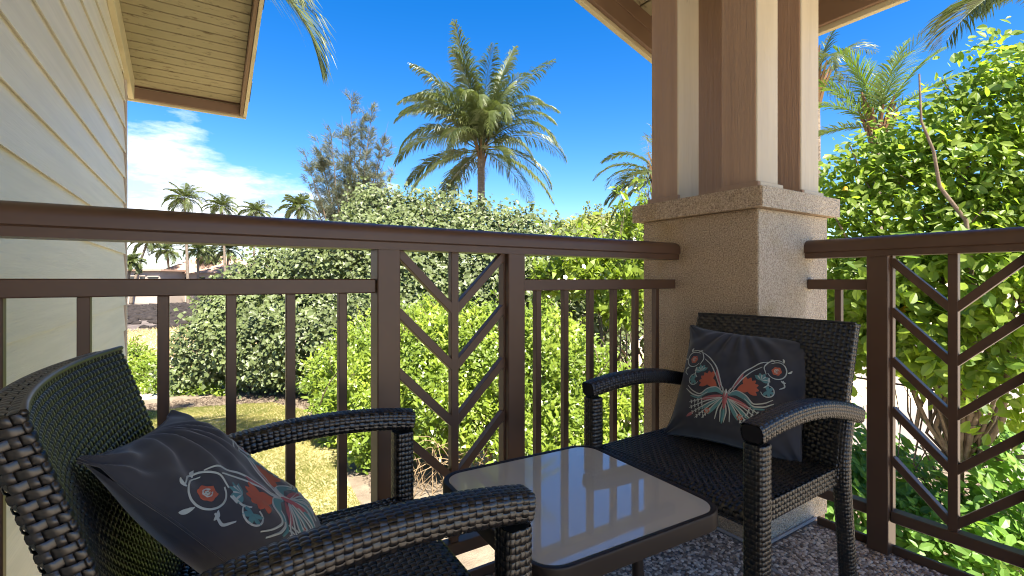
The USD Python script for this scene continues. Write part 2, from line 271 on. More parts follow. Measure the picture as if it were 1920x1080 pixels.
def leafset(P, ax, nrm, ln, wd, tmpl):
    """Copies of a leaf template (k,3: along, across, lift; faces) at points P, axis ax, normal nrm, sizes ln, wd."""
    T, F = tmpl; ax = ax / np.linalg.norm(ax, axis=1)[:, None]
    nrm = nrm - (nrm * ax).sum(1)[:, None] * ax; nrm /= np.linalg.norm(nrm, axis=1)[:, None] + 1e-9
    sd = np.cross(nrm, ax); ln = np.broadcast_to(ln, len(P)); wd = np.broadcast_to(wd, len(P))
    v = P[:, None] + T[None, :, 0:1] * (ln[:, None, None] * ax[:, None]) + T[None, :, 1:2] * (wd[:, None, None] * sd[:, None]) + T[None, :, 2:3] * (ln[:, None, None] * nrm[:, None])
    f = (np.arange(len(P))[:, None, None] * len(T) + F[None]).reshape(-1, F.shape[1])
    return v.reshape(-1, 3), f
RHOMB = (np.array([[0, 0, 0], [0.45, -0.5, 0.10], [1, 0, -0.05], [0.45, 0.5, 0.10]]), np.array([[0, 1, 2], [0, 2, 3]]))
HEART = (np.array([[0.0, 0, 0], [0.18, -0.46, 0.07], [0.55, -0.42, 0.05], [1.0, 0, -0.14], [0.55, 0.42, 0.05], [0.18, 0.46, 0.07], [0.5, 0, -0.02]]), np.array([[0, 1, 6], [1, 2, 6], [2, 3, 6], [3, 4, 6], [4, 5, 6], [5, 0, 6]]))
OVAL = (np.array([[0.0, 0, 0], [0.25, -0.30, 0.05], [0.6, -0.48, 0.05], [0.88, -0.28, 0.0], [1.0, 0, -0.06], [0.88, 0.28, 0.0], [0.6, 0.48, 0.05], [0.25, 0.30, 0.05], [0.3, 0, -0.02], [0.65, 0, -0.03]]),
        np.array([[0, 1, 8], [1, 2, 9], [1, 9, 8], [2, 3, 9], [3, 4, 9], [4, 5, 9], [5, 6, 9], [6, 7, 8], [6, 8, 9], [7, 0, 8]]))
BLADE = (np.array([[0, -0.35, 0], [0, 0.35, 0], [0.5, -0.5, 0.10], [0.5, 0.5, 0.10], [1.0, 0, -0.02]]), np.array([[0, 2, 1], [1, 2, 3], [2, 4, 3]]))

# lawn blades, wood chips, dry grass and lava rocks
def scatter_poly(poly, n, r):
    P = Polygon(poly); x0, y0, x1, y1 = P.bounds; q = r.uniform([x0, y0], [x1, y1], (n * 3, 2))
    from shapely import contains_xy
    return q[contains_xy(P, q[:, 0], q[:, 1])][:n]
q = scatter_poly([(-1.8, 6.5), (2.25, 6.5), (2.3, 9.5), (2.72, 12.0), (2.52, 15.2), (1.9, 16.6), (0.4, 17.1), (-1.4, 17.5), (-2.4, 17.4)], 75000, rng)
P = np.c_[q, np.full(len(q), GZ + 0.012)]; a = rng.uniform(0, 6.283, len(P))
k = meshkit.fbm(np.c_[q * 0.9, np.zeros(len(q))], 3, 4)
ax = np.c_[np.cos(a) * 0.75, np.sin(a) * 0.75, rng.uniform(0.4, 1.1, len(P))]
obj('grass', leafset(P, ax, np.c_[np.sin(a), -np.cos(a), np.zeros(len(P))], rng.uniform(0.035, 0.075, len(P)) * (0.6 + 0.8 * k), 0.011, BLADE), 'grass_blade', kind='stuff', label='short yellowish green lawn grass below the balcony', cat='grass')
def chips(poly, n, s, z=GZ):
    q = scatter_poly(poly, n, rng); P = np.c_[q, z + rng.uniform(0.005, 0.03, len(q))]; a = rng.uniform(0, 6.283, len(P))
    return leafset(P, np.c_[np.cos(a), np.sin(a), rng.normal(0, .25, len(P))], np.c_[rng.normal(0, .4, (len(P), 2)), np.ones(len(P))], rng.uniform(.5, 1.5, len(P)) * s, rng.uniform(.2, .5, len(P)) * s, RHOMB)
obj('wood_chips', cat([chips([(-3.0, 17.2), (-2.6, 18.5), (3.4, 18.5), (4.2, 16), (3.6, 9), (2.5, 8.0), (2.9, 12.5), (2.6, 15.6), (1.2, 16.9), (-1.2, 17.3)], 9000, 0.07), chips([(6, 1.5), (12.3, 1.5), (12.6, 3.2), (11.8, 6.0), (6, 6)], 7000, 0.075)]), 'mulch_chip', kind='stuff', label='brown bark mulch chips under the shrubs', cat='mulch')
q = scatter_poly([(-12, 24), (-1, 22), (4, 27), (4, 46), (-20, 45)], 15000, rng); P = np.c_[q, np.full(len(q), GZ - 0.06)]; a = rng.uniform(0, 6.283, len(P))
obj('dry_grass', leafset(P, np.c_[np.cos(a) * .6, np.sin(a) * .6, rng.uniform(.6, 1.2, len(P))], np.c_[np.sin(a), -np.cos(a), 0 * a], rng.uniform(.15, .45, len(P)), 0.06, BLADE), 'dry_grass', kind='stuff', label='bleached dry grass strip beside the lava field', cat='dry grass')
def rock(r, c, seed):
    m = trimesh.creation.icosphere(1, 1.0); v = np.array(m.vertices); v *= (0.6 + 0.8 * meshkit.noise(v * 1.7 + seed * 7.3, seed))[:, None]
    return v * r * np.array([1.2, 1, .75]) + c, np.array(m.faces)
q = scatter_poly([(-34, 47), (-10, 45), (2, 48), (20, 60), (24, 88), (-44, 88)], 1900, rng)
obj('lava_rocks', cat([rock(rng.uniform(.15, .62), [x, y, GZ + .02], i) for i, (x, y) in enumerate(q)]), 'lava_stone', smooth=True, kind='stuff', label='dark broken lava rocks covering the field beyond the dry grass', cat='lava rocks')

# ------------------------------------------------------------------ house wing on the left
XW = -0.459
wing = thing('house_wing', 'cream lap sided house wing with deep boarded eave at left', 'house')
sof = lambda y: 2.407 + 0.25 * (4.75 - y)              # underside of its sloping soffit
obj('wall_core', extrude([(-1.2, GZ - .1), (4.38, GZ - .1), (4.38, sof(4.38) + .02), (-1.2, sof(-1.2) + .02)], XW - 0.9, XW - 0.012, 'x'), 'siding_paint', wing)
r = random.Random(4); k = 0
for i in range(-24, 16):
    z0 = 1.281 + 0.1786 * i; ye = min(4.345, 4.75 - (z0 + 0.19 - 2.42) / 0.25)
    if ye < -1: continue
    prof = [(XW - .010, z0 + .006), (XW + .002, z0 + .0075), (XW + .0085, z0 + .0005), (XW + .0125, z0), (XW + .013, z0 + .0015), (XW - .0005, z0 + .185), (XW - .010, z0 + .185)]
    cut = {6: 2.30, 9: 3.1, 3: 3.35, -1: 2.75, 12: 2.2}.get(i, r.uniform(-0.6, 1.5))
    for a, b in ((-1.2, cut - .001), (cut + .001, ye)):
        if b - a > .05: obj('siding_board', extrude(prof, a, b, 'y'), 'siding_paint', wing)
obj('corner_board', box(XW - .05, XW + .017, 4.349, 4.392, GZ, sof(4.38) - .03, .002), 'corner_taupe', wing)
obj('frieze_board', place(box(.07, 4.95, 0, .034, -.165, -.002, .002), (XW + .0025, 4.70, sof(4.70)), np.array([0, -1, .25]) / math.hypot(1, .25), (1, 0, 0), np.array([0, .25, 1]) / math.hypot(1, .25)), 'cream_trim', wing)
XR = 0.33                                              # outer edge of the rake
sl = math.hypot(1, .25); SD = np.array([0, -1, .25]) / sl; SN = np.array([0, .25, 1]) / sl
n = 44
for i in range(n):
    s0 = 0.055 + i * 0.0905
    obj('soffit_board', place(box(s0, s0 + .083, XW + .033, XR - .052, 0, .016, .0025), (0, 4.75, sof(4.75)), SD, (1, 0, 0), SN), 'soffit_paint', wing)
obj('roof_deck', place(box(-.02, 6.1, XW - .9, XR - .003, .0165, .07), (0, 4.75, sof(4.75)), SD, (1, 0, 0), SN), 'taupe_paint', wing)
obj('fascia_board', box(XW - .2, XR - .052, 4.722, 4.750, 2.330, sof(4.73) - .002, .002), 'taupe_paint', wing)
obj('fascia_trim', box(XW - .2, XR, 4.7525, 4.778, 2.315, 2.47, .002), 'cream_trim', wing)
obj('rake_board', place(box(0.0, 5.2, XR - .050, XR - .026, -.082, .012, .002), (0, 4.75, sof(4.75)), SD, (1, 0, 0), SN), 'taupe_paint', wing)
obj('rake_trim', place(box(-.003, 5.2, XR - .0235, XR, -.090, .06, .002), (0, 4.75, sof(4.75)), SD, (1, 0, 0), SN), 'cream_trim', wing)
rf = obj('roof_covering', place(box(-.03, 6.1, XW - .9, XR + .004, .072, .082), (0, 4.75, sof(4.75)), SD, (1, 0, 0), SN), 'shingle_grey', wing)
for i in range(40):
    w = .018 + .012 * r.random()
    obj('shingle', place(box(-.04 + i * .145, .11 + i * .145, XR - .3, XR + w, .084 + .003 * (i % 2), .096 + .003 * (i % 2)), (0, 4.75, sof(4.75)), SD, (1, 0, 0), SN), 'shingle_grey', wing)

# ------------------------------------------------------------------ balcony roof
EX, EZ, RY = 2.330, 2.013, 1.800
broof = thing('balcony_roof', 'balcony roof with cream boarded soffit and brown fascia over the column', 'roof')
rz = lambda x: 2.754 - 0.318 * x                       # lowest edge of the rake trim
sl2 = math.hypot(1, .318); D2 = np.array([-1, 0, .318]) / sl2; N2 = np.array([.318, 0, 1]) / sl2; SO = 0.180
o2 = np.array([EX, 0, EZ])
for i in range(32):
    s0 = 0.05 + i * .0905
    obj('soffit_board', place(box(s0, s0 + .083, -2.2, RY - .056, SO, SO + .016, .0025), o2, D2, (0, 1, 0), N2), 'soffit_paint', broof)
obj('roof_deck', place(box(-.02, 3.0, -2.2, RY - .003, SO + .0165, SO + .07), o2, D2, (0, 1, 0), N2), 'taupe_paint', broof)
obj('rake_board', place(box(0.03, 3.0, RY - .054, RY - .030, .020, SO + .014, .002), o2, D2, (0, 1, 0), N2), 'taupe_paint', broof)
obj('rake_board', place(box(0.03, 3.0, RY - .060, RY - .0545, .105, SO + .012, .001), o2, D2, (0, 1, 0), N2), 'taupe_paint', broof)
obj('rake_trim', place(box(0.0, 3.0, RY - .0275, RY, 0, SO + .055, .002), o2, D2, (0, 1, 0), N2), 'cream_trim', broof)
obj('fascia_board', box(EX - .054, EX - .030, -2.2, RY - .031, EZ + .022, EZ + .205, .002), 'taupe_paint', broof)
obj('fascia_trim', box(EX - .0275, EX, -2.2, RY - .028, EZ, EZ + .235, .002), 'cream_trim', broof)
obj('roof_covering', place(box(-.03, 3.0, -2.2, RY + .006, SO + .074, SO + .09), o2, D2, (0, 1, 0), N2), 'shingle_grey', broof)

# ------------------------------------------------------------------ balcony floor
FX1, FY1 = 1.985, 1.345
floor = UsdGeom.Xform.Define(stage, path_for('balcony_floor')).GetPrim(); tag(floor, kind='structure')
obj('slab', box(XW + .012, FX1, -1.3, FY1, -.24, -.003), 'slab_paint', floor)
obj('topping', box(XW + .012, FX1 - .012, -1.3, FY1 - .012, -.002, 0.002), 'floor_mortar', floor)
obj('edge_trim', box(1.947, 1.962, -1.3, .905, .001, .030, .002), 'rail_metal', floor)
obj('edge_trim', box(XW + .014, 1.575, 1.305, 1.320, .001, .030, .002), 'rail_metal', floor)
jx = [(1.30, -1.3, 1.318, .93)]
obj('control_joint', box(1.512, 1.523, -1.3, .905, .0005, .0072), 'joint_sealant', floor)
obj('control_joint', box(XW + .02, 1.94, .520, .531, .0006, .0070), 'joint_sealant', floor)
protos = []
pi = UsdGeom.PointInstancer.Define(stage, path_for('pebbles', floor)); tag(pi.GetPrim(), kind='stuff', label='grey and tan rounded pebbles set close in the balcony floor')
for j in range(5):
    mm = trimesh.creation.icosphere(1, 1.0); v = np.array(mm.vertices); v *= (0.82 + .36 * meshkit.noise(v * 1.2 + j * 5.1, j))[:, None]
    pm = usdkit.mesh(stage, f'{pi.GetPath()}/pebble_{j:03d}' if j else f'{pi.GetPath()}/pebble', (v, np.array(mm.faces)), MATS['pebble_stone'], True); protos.append(pm.GetPath())
pi.CreatePrototypesRel().SetTargets(protos)
rp = np.random.default_rng(5); gx, gy = np.meshgrid(np.arange(XW + .03, 1.935, .0105), np.arange(-.7, 1.300, .0105)); gx[::2] += .005
q = np.stack([gx.ravel(), gy.ravel()], 1) + rp.normal(0, .0022, (gx.size, 2))
ok = ~((abs(q[:, 0] - 1.5175) < .0085) & (q[:, 1] < .9)) & ~(abs(q[:, 1] - .5255) < .0085) & ~((q[:, 0] > 1.585) & (q[:, 1] > .915))
q = q[ok]; N = len(q); s = rp.uniform(.0042, .0070, N); an = rp.uniform(0, 2 * np.pi, N)
pi.CreatePositionsAttr(Vt.Vec3fArray.FromNumpy(np.c_[q, rp.uniform(.0005, .003, N)].astype(np.float32)))
pi.CreateScalesAttr(Vt.Vec3fArray.FromNumpy(np.c_[s * rp.uniform(.9, 1.5, N), s, s * .7].astype(np.float32)))
pi.CreateOrientationsAttr(Vt.QuathArray([Gf.Quath(float(math.cos(t / 2)), 0, 0, float(math.sin(t / 2))) for t in an]))
pi.CreateProtoIndicesAttr(Vt.IntArray.FromNumpy(rp.integers(0, 5, N).astype(np.int32)))

# ------------------------------------------------------------------ column: stucco pier with four timber posts
col = thing('corner_column', 'stucco corner pier carrying four brown and cream timber posts', 'column')
CX0, CX1, CY0, CY1 = 1.600, 2.085, 0.930, 1.440
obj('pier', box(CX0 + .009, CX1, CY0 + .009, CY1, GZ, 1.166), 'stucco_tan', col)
obj('stucco_face', box(CX0, CX0 + .0085, CY0 + .004, CY1 - .002, -.001, 1.1655, .001), 'stucco_tan', col, label='pebbledash face of the pier towards the left, shade painted in as tan')
obj('stucco_face', box(CX0 + .003, CX1 - .002, CY0, CY0 + .0085, -.001, 1.1655, .001), 'stucco_grey', col, label='pebbledash face of the pier towards the front, light painted in as pale grey')
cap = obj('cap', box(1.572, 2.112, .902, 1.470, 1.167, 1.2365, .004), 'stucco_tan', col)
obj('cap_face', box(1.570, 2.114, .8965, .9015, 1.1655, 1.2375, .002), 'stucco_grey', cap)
obj('cap_face', box(1.5655, 1.5715, .900, 1.472, 1.1655, 1.2375, .002), 'stucco_tan', cap)  # cap faces repeat the painted lit front and shaded left of the pier
for a in ([CX0 - .012, CX0 - .0005, CY0 - .012, CY1 - .1], [CX0 - .0004, CX1 - .1, CY0 - .012, CY0 - .0005]):
    obj('sealant_bead', box(a[0], a[1], a[2], a[3], .003, .014, .004), 'joint_sealant', col)
for (x0, y0) in ((1.650, .965), (1.952, .965), (1.645, 1.297), (1.950, 1.297)):
    w = .137; zt = rz(x0 + w) * 1 + SO - .01
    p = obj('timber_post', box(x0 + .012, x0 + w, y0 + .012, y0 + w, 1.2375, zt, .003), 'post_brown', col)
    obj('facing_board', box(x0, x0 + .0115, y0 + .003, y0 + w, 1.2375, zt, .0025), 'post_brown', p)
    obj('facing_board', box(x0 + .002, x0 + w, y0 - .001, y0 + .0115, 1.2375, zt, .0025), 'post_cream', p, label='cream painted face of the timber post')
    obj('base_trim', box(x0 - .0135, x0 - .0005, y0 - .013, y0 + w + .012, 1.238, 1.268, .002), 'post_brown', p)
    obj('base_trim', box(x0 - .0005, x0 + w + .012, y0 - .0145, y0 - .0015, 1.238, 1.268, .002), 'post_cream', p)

# ------------------------------------------------------------------ railings
def top_profile(c, w=.086, z0=1.001, z1=1.0706):
    h = w / 2; pts = [(c - .036, z0), (c + .036, z0), (c + .036, z0 + .019), (c + h, z0 + .023)]
    for t in np.linspace(0, np.pi, 15): pts.append((c + h * np.cos(t) * (1 if True else 0), z0 + .040 + (z1 - z0 - .040) * np.sin(t) ** .85))
    return pts + [(c - h, z0 + .023), (c - .036, z0 + .019)]
def railing(name, label, axis, c, a0, a1, posts, pickets, panels):
    """axis 'x' runs along x at y=c; axis 'y' runs along y at x=c. posts: centre positions; panels: (left edge, right edge) of herringbone panels."""
    t = thing(name, label, 'railing')
    def B(u0, u1, w, z0, z1, ch=.0025, off=0):
        return box(u0, u1, c - w / 2 + off, c + w / 2 + off, z0, z1, ch) if axis == 'x' else box(c - w / 2 + off, c + w / 2 + off, u0, u1, z0, z1, ch)
    obj('top_rail', extrude(top_profile(c), a0, a1, axis), 'rail_metal', t, smooth=35)
    edges = sorted([a0] + [e for p in posts for e in (p - .0313, p + .0313)] + [a1]); spans = [(edges[i], edges[i + 1]) for i in range(0, len(edges), 2)]
    for s in spans:
        inpanel = any(abs(s[0] - p[0]) < .03 and abs(s[1] - p[1]) < .03 for p in panels)
        if not inpanel: obj('middle_rail', B(s[0] + .001, s[1] - .001, .042, .8855, .9226), 'rail_metal', t)
        obj('bottom_rail', B(s[0] + .001, s[1] - .001, .042, .1154, .152), 'rail_metal', t)
    for p in posts:
        q = obj('post', B(p - .0313, p + .0313, .0625, .004, 1.0035), 'rail_metal', t)
    for p in pickets: obj('picket', B(p - .0105, p + .0105, .021, .1515, .886, .0015), 'rail_metal', t)
    for (e0, e1) in panels:
        mid = (e0 + e1) / 2
        obj('mullion', B(mid - .0118, mid + .0118, .024, .1515, 1.0025, .0015), 'rail_metal', t)
        for e in (e0, e1):
            obj('edge_strip', B(e - .006, e + .006, .0225, .1515, 1.0020, .001), 'rail_metal', t)
            for zj in (.827, .662, .4965, .331, .1655):
                L = abs(e - mid); S = np.array([1, 0, 0]) if axis == 'x' else np.array([0, 1, 0]); s = 1 if e > mid else -1
                base = np.array([0, c, 0]) if axis == 'x' else np.array([c, 0, 0])
                a = base + S * (mid + s * .004) + [0, 0, zj + .004]; b = base + S * e + [0, 0, zj + L]
                nrm = np.array([0, 1, 0]) if axis == 'x' else np.array([1, 0, 0])
                obj('brace', bar(a, b, .0235, .0232, up=nrm), 'rail_metal', t)
    return t
railing('balcony_railing', 'long brown metal railing running from the siding to the stucco pier', 'x', 1.291, XW + .02, CX0 - .0005, [.4222, .8305],
        [-.448, -.3235, -.1985, -.0685, .0585, .1845, .3075, .930, 1.046, 1.161, 1.275, 1.389, 1.503], [(.4535, .7992)])
railing('balcony_railing', 'short brown metal railing in front of the big leafed tree at right', 'y', 1.945, -1.25, CY0 - .0005, [.7005, .3217, -.6],
        [.829, .20, .08, -.04, -.16, -.28, -.40, -.5, -.72, -.84, -.96, -1.08], [(.3530, .6692)])

# ------------------------------------------------------------------ vegetation
CAMP = np.array([0, 0, EYE])
def unit(v): return v / (np.linalg.norm(v, axis=-1, keepdims=True) + 1e-9)
def blob_leaves(blobs, n, size, tmpl, rng, aspect=0.85, clump=7, spread=0.16, inner=0.5, up=0.55, jitter=0.3, droop=0.35, frontbias=0.75):
    """Leaves in clumps on the uneven shells of overlapping ellipsoids. blobs: (centre, radii)."""
    C = np.array([b[0] for b in blobs]); R = np.array([np.broadcast_to(b[1], 3) for b in blobs], float)
    w = (R[:, 0] * R[:, 2]); nc = max(1, n // clump); Q, D = [], []
    while sum(map(len, Q)) < nc:
        k = rng.choice(len(C), nc * 2, p=w / w.sum()); d = unit(rng.normal(size=(nc * 2, 3)))
        toc = unit(CAMP - C[k]); keep = (rng.random(nc * 2) > frontbias) | ((d * toc).sum(1) > -0.15)
        k, d = k[keep], d[keep]
        rr = 1 - inner * rng.random(len(k)) ** 2.2; rr *= 0.72 + 0.60 * meshkit.fbm(C[k] * 3.1 + d * 2.1, 3, 3)
        p = C[k] + d * R[k] * rr[:, None]
        deep = np.zeros(len(p), bool)
        for c, r in zip(C, R): deep |= (((p - c) / (r * .55)) ** 2).sum(1) < 1
        Q.append(p[~deep]); D.append(d[~deep])
    Q, D = np.vstack(Q)[:nc], np.vstack(D)[:nc]
    P = np.repeat(Q, clump, 0); D = np.repeat(D, clump, 0); n = len(P)
    P = P + rng.normal(size=(n, 3)) * spread
    nrm = unit(D * .40 + SUN * up * 1.1 - FWD * .25 + rng.normal(size=(n, 3)) * jitter)
    ax = unit(np.cross(nrm, rng.normal(size=(n, 3)))) + np.array([0, 0, -droop]) + D * .25
    s = size * rng.uniform(.5, 1.35, n) * np.repeat(rng.uniform(.75, 1.2, nc), clump)[:n]
    return P, ax, nrm, s, s * aspect
def stems(base, tips, rng, r0=0.05, n=7, wob=0.12, sides=5):
    out = []
    for t in tips:
        a, b = np.asarray(base, float), np.asarray(t, float); u = np.linspace(0, 1, n)[:, None]
        p = a + (b - a) * u + np.array([0, 0, 1]) * (np.linalg.norm(b - a) * .10) * np.sin(u * np.pi) + np.cumsum(rng.normal(size=(n, 3)), 0) * wob * np.linalg.norm(b - a) / n * (u > 0)
        out.append(tube(p, r0 * (1 - .75 * u[:, 0]), sides))
    return out
def shrub(name, label, cat_, spec, n, size, tmpl, material, seed, group=None, base=None, nst=14, r0=.05, part='foliage', shoots=46, **kw):
    rng = np.random.default_rng(seed); blobs = [(at(px, py, d), rr) for px, py, d, rr in spec]
    C = np.array([b[0] for b in blobs]); b0 = np.array([C[:, 0].mean(), C[:, 1].mean(), GZ]) if base is None else np.asarray(base, float)
    t = thing(name, label, cat_, b0, group=group)
    sh = lambda vf: (vf[0] - b0, vf[1])
    main = blob_leaves(blobs, n, size, tmpl, rng, **kw); tw = []; rows = [main]
    top = main[0][rng.choice(len(main[0]), 400, replace=False)]; top = top[np.argsort(-(top[:, 2] + rng.normal(size=400) * .5))][:shoots]
    for p in top:                                          # stray shoots standing out of the mass
        d = unit(np.array([rng.normal() * .5, rng.normal() * .5, 1.0]) - FWD * .25); Ls = size * rng.uniform(2.0, 5.0); tw.append(tube(np.array([p - d * .3, p + d * Ls * .5, p + d * Ls]), [.012, .008, .003], 3))
        m_ = int(rng.integers(7, 14)); s_ = rng.uniform(.15, 1, m_)[:, None]; rows.append((p + d * Ls * s_ + rng.normal(size=(m_, 3)) * .02, unit(rng.normal(size=(m_, 3)) + d * .6), unit(SUN + rng.normal(size=(m_, 3)) * .6), *(lambda q: (q, q * kw.get('aspect', .85)))(size * rng.uniform(.6, 1.1, m_))))
    obj(part, sh(leafset(*[np.concatenate([r_[k] for r_ in rows]) for k in range(5)], tmpl)), material, t, kind='stuff')
    tips = [C[rng.integers(len(C))] + rng.normal(size=3) * .35 for _ in range(nst)]
    bases = [b0 + np.array([rng.normal() * .5, rng.normal() * .4, 0]) for _ in tips]
    obj('branches', sh(cat(sum([stems(a, [q], rng, r0) for a, q in zip(bases, tips)], []) + tw)), 'branch_bark', t, smooth=True)
    return t, b0, blobs

# the silvery hau thicket behind the lawn
H = dict(clump=9, spread=.22, up=.65, jitter=.42)
shrub('hau_shrub', 'rounded silvery green thicket at the far end of the lawn beside the lava', 'shrub',
      [(352, 700, 16.8, .7), (395, 660, 17, 1.1), (450, 640, 17, 1.4), (520, 650, 16.8, 1.5), (600, 640, 16.6, 1.7), (480, 565, 18, 1.3), (560, 530, 18.5, 1.7), (640, 520, 18, 1.8), (430, 585, 17.8, 1.0)],
      34000, .15, HEART if 0 else RHOMB, 'leaf_silver', 21, **H)
shrub('hau_shrub', 'tall silvery thicket below the big coconut palm and behind the railing', 'shrub',
      [(690, 640, 16, 1.7), (770, 620, 15.5, 1.8), (870, 620, 15.5, 1.8), (690, 500, 17.5, 1.8), (780, 500, 17, 1.9), (880, 510, 16.8, 1.8), (715, 425, 18.5, 1.35), (775, 415, 18, 1.0), (832, 420, 18, 1.0), (900, 440, 17.5, 1.1), (945, 455, 17, 1.1), (700, 400, 19, .75), (885, 410, 18, .55)],
      42000, .15, RHOMB, 'leaf_silver', 22, **H)
shrub('hau_shrub', 'silvery thicket with straw tinted leaves just left of the stucco pier', 'shrub',
      [(985, 480, 16, 1.35), (1030, 520, 15.5, 1.6), (960, 560, 15.5, 1.7), (1080, 560, 15, 1.4), (1020, 620, 15, 1.5), (1135, 520, 15, 1.1), (1110, 610, 14.5, 1.1), (1240, 500, 16, 1.6), (1330, 490, 17, 1.8), (1430, 490, 18, 1.9), (1290, 600, 15.5, 1.6), (1400, 600, 17, 1.8), (1500, 560, 19, 1.8)],
      36000, .15, RHOMB, 'leaf_silver', 23, **H)
# bright shrubs along the lawn's right edge
L = dict(clump=9, spread=.085, aspect=.36, up=.8, jitter=.55, droop=-.25, inner=.45)
shrub('bright_shrub', 'low lime green bush at the lawn corner next to the siding', 'bush',
      [(262, 712, 17.4, .75), (300, 735, 17, .55), (245, 690, 18, .8), (345, 745, 16.6, .5), (390, 748, 16.4, .45), (430, 742, 16.4, .4)], 9000, .14, BLADE, 'leaf_lime', 31, nst=8, r0=.02, **L)
shrub('bright_shrub', 'lime green bush behind the tall post nearest the left chair', 'bush',
      [(640, 705, 12.5, .85), (690, 660, 12, .8), (660, 770, 11.4, .8), (720, 720, 10.8, .95), (715, 810, 10, .75), (760, 650, 11.5, .8), (765, 760, 10, .85)], 21000, .125, BLADE, 'leaf_lime', 32, nst=10, r0=.025, **L)
shrub('bright_shrub', 'lime green bush showing through the herringbone panel', 'bush',
      [(820, 690, 10, .95), (880, 660, 10, .9), (850, 760, 9.4, .8), (930, 720, 9.4, .95), (800, 630, 11, .7), (940, 640, 10.2, .7), (905, 790, 9.0, .6)], 21000, .12, BLADE, 'leaf_lime', 33, nst=10, r0=.025, **L)
shrub('bright_shrub', 'lime green bush behind the pickets beside the pier', 'bush',
      [(1010, 655, 9.6, .85), (1060, 700, 9.2, .85), (1010, 760, 9, .8), (1100, 750, 8.8, .75), (1160, 770, 8.6, .75), (1070, 820, 8.4, .7), (1195, 800, 8.4, .6), (1000, 860, 8.2, .6), (1080, 900, 7.8, .6), (1170, 890, 7.8, .6), (1240, 880, 7.8, .6), (1290, 740, 8.6, .8), (1380, 760, 8.4, .75), (1330, 860, 7.8, .6), (1450, 800, 8.2, .7)], 31000, .115, BLADE, 'leaf_lime', 34, nst=10, r0=.025, **L)
r34 = np.random.default_rng(40)
b0 = at(845, 900, 8.9) * [1, 1, 0] + [0, 0, GZ]
t = thing('dry_stems', 'tangle of bare tan stems under the bush behind the herringbone panel', 'dry stems', b0)
for k in range(46):
    a = at(r34.uniform(770, 950), 905, r34.uniform(8.3, 9.2)); a[2] = GZ
    b = at(r34.uniform(735, 985), r34.uniform(800, 900), r34.uniform(8.2, 9.0)); u = np.linspace(0, 1, 7)[:, None]
    p = a + (b - a) * u + np.array([0, 0, 1]) * .35 * np.sin(u * np.pi) + np.cumsum(r34.normal(size=(7, 3)), 0) * .05 * u
    v, f = tube(p - b0, .009 * (1 - .5 * u[:, 0]), 4); obj('stem', (v, f), 'dry_stem', t)
# plumeria with white flowers
t, b0, bl = shrub('plumeria_shrub', 'long leafed shrub with white flowers left of the pier under the top rail', 'shrub',
      [(1080, 505, 12, .62), (1130, 520, 11.6, .62), (1180, 500, 11.5, .6), (1195, 440, 12, .4), (1040, 520, 12.4, .5), (1170, 560, 11.5, .6)], 3600, .26, BLADE, 'leaf_lime', 36, clump=12, spread=.07, aspect=.30, up=.6, jitter=.8, droop=-.45, nst=12, r0=.03)
fl = []
for px, py in ((1128, 515), (1135, 522), (1170, 512), (1120, 525), (1078, 527), (1060, 520), (1165, 522), (1048, 527), (1150, 470), (1190, 450), (1095, 500)):
    c = at(px, py, 11.0); a = np.arange(5) / 5 * 6.283; ax = np.c_[np.cos(a), np.sin(a) * .3, np.sin(a)] + [0, 0, .3]
    fl = leafset(np.repeat(c[None], 5, 0) - b0, ax, np.repeat(-FWD[None], 5, 0) + [0, 0, .3], .062, .05, OVAL)
    obj('flower', fl, 'petal_white', t)
# dark small tree behind the pickets beside the pier
shrub('shade_tree', 'dark twiggy small tree seen between the pickets beside the pier', 'tree',
      [(1120, 590, 17, .9), (1170, 590, 17, .8), (1150, 630, 16.5, .6), (1085, 600, 17.5, .7)], 2600, .12, RHOMB, 'leaf_deep', 37, nst=26, r0=.07, base=at(1165, 700, 17) * [1, 1, 0] + [0, 0, GZ], inner=.9)
# olive canopy far right of the palm
shrub('flat_topped_tree', 'olive green flat topped tree far beyond the railing left of the pier', 'tree',
      [(1075, 437, 38, (1.9, 1.9, .85)), (1140, 432, 38, (2.4, 2.4, 1.1)), (1110, 450, 37, (2.6, 2.6, 1.2)), (1190, 450, 37, (1.8, 1.8, 1.0)), (1040, 445, 38, (1.5, 1.5, .7))], 15000, .24, RHOMB, 'canopy_olive', 38, nst=10, r0=.12, clump=8, spread=.25, up=1.1)

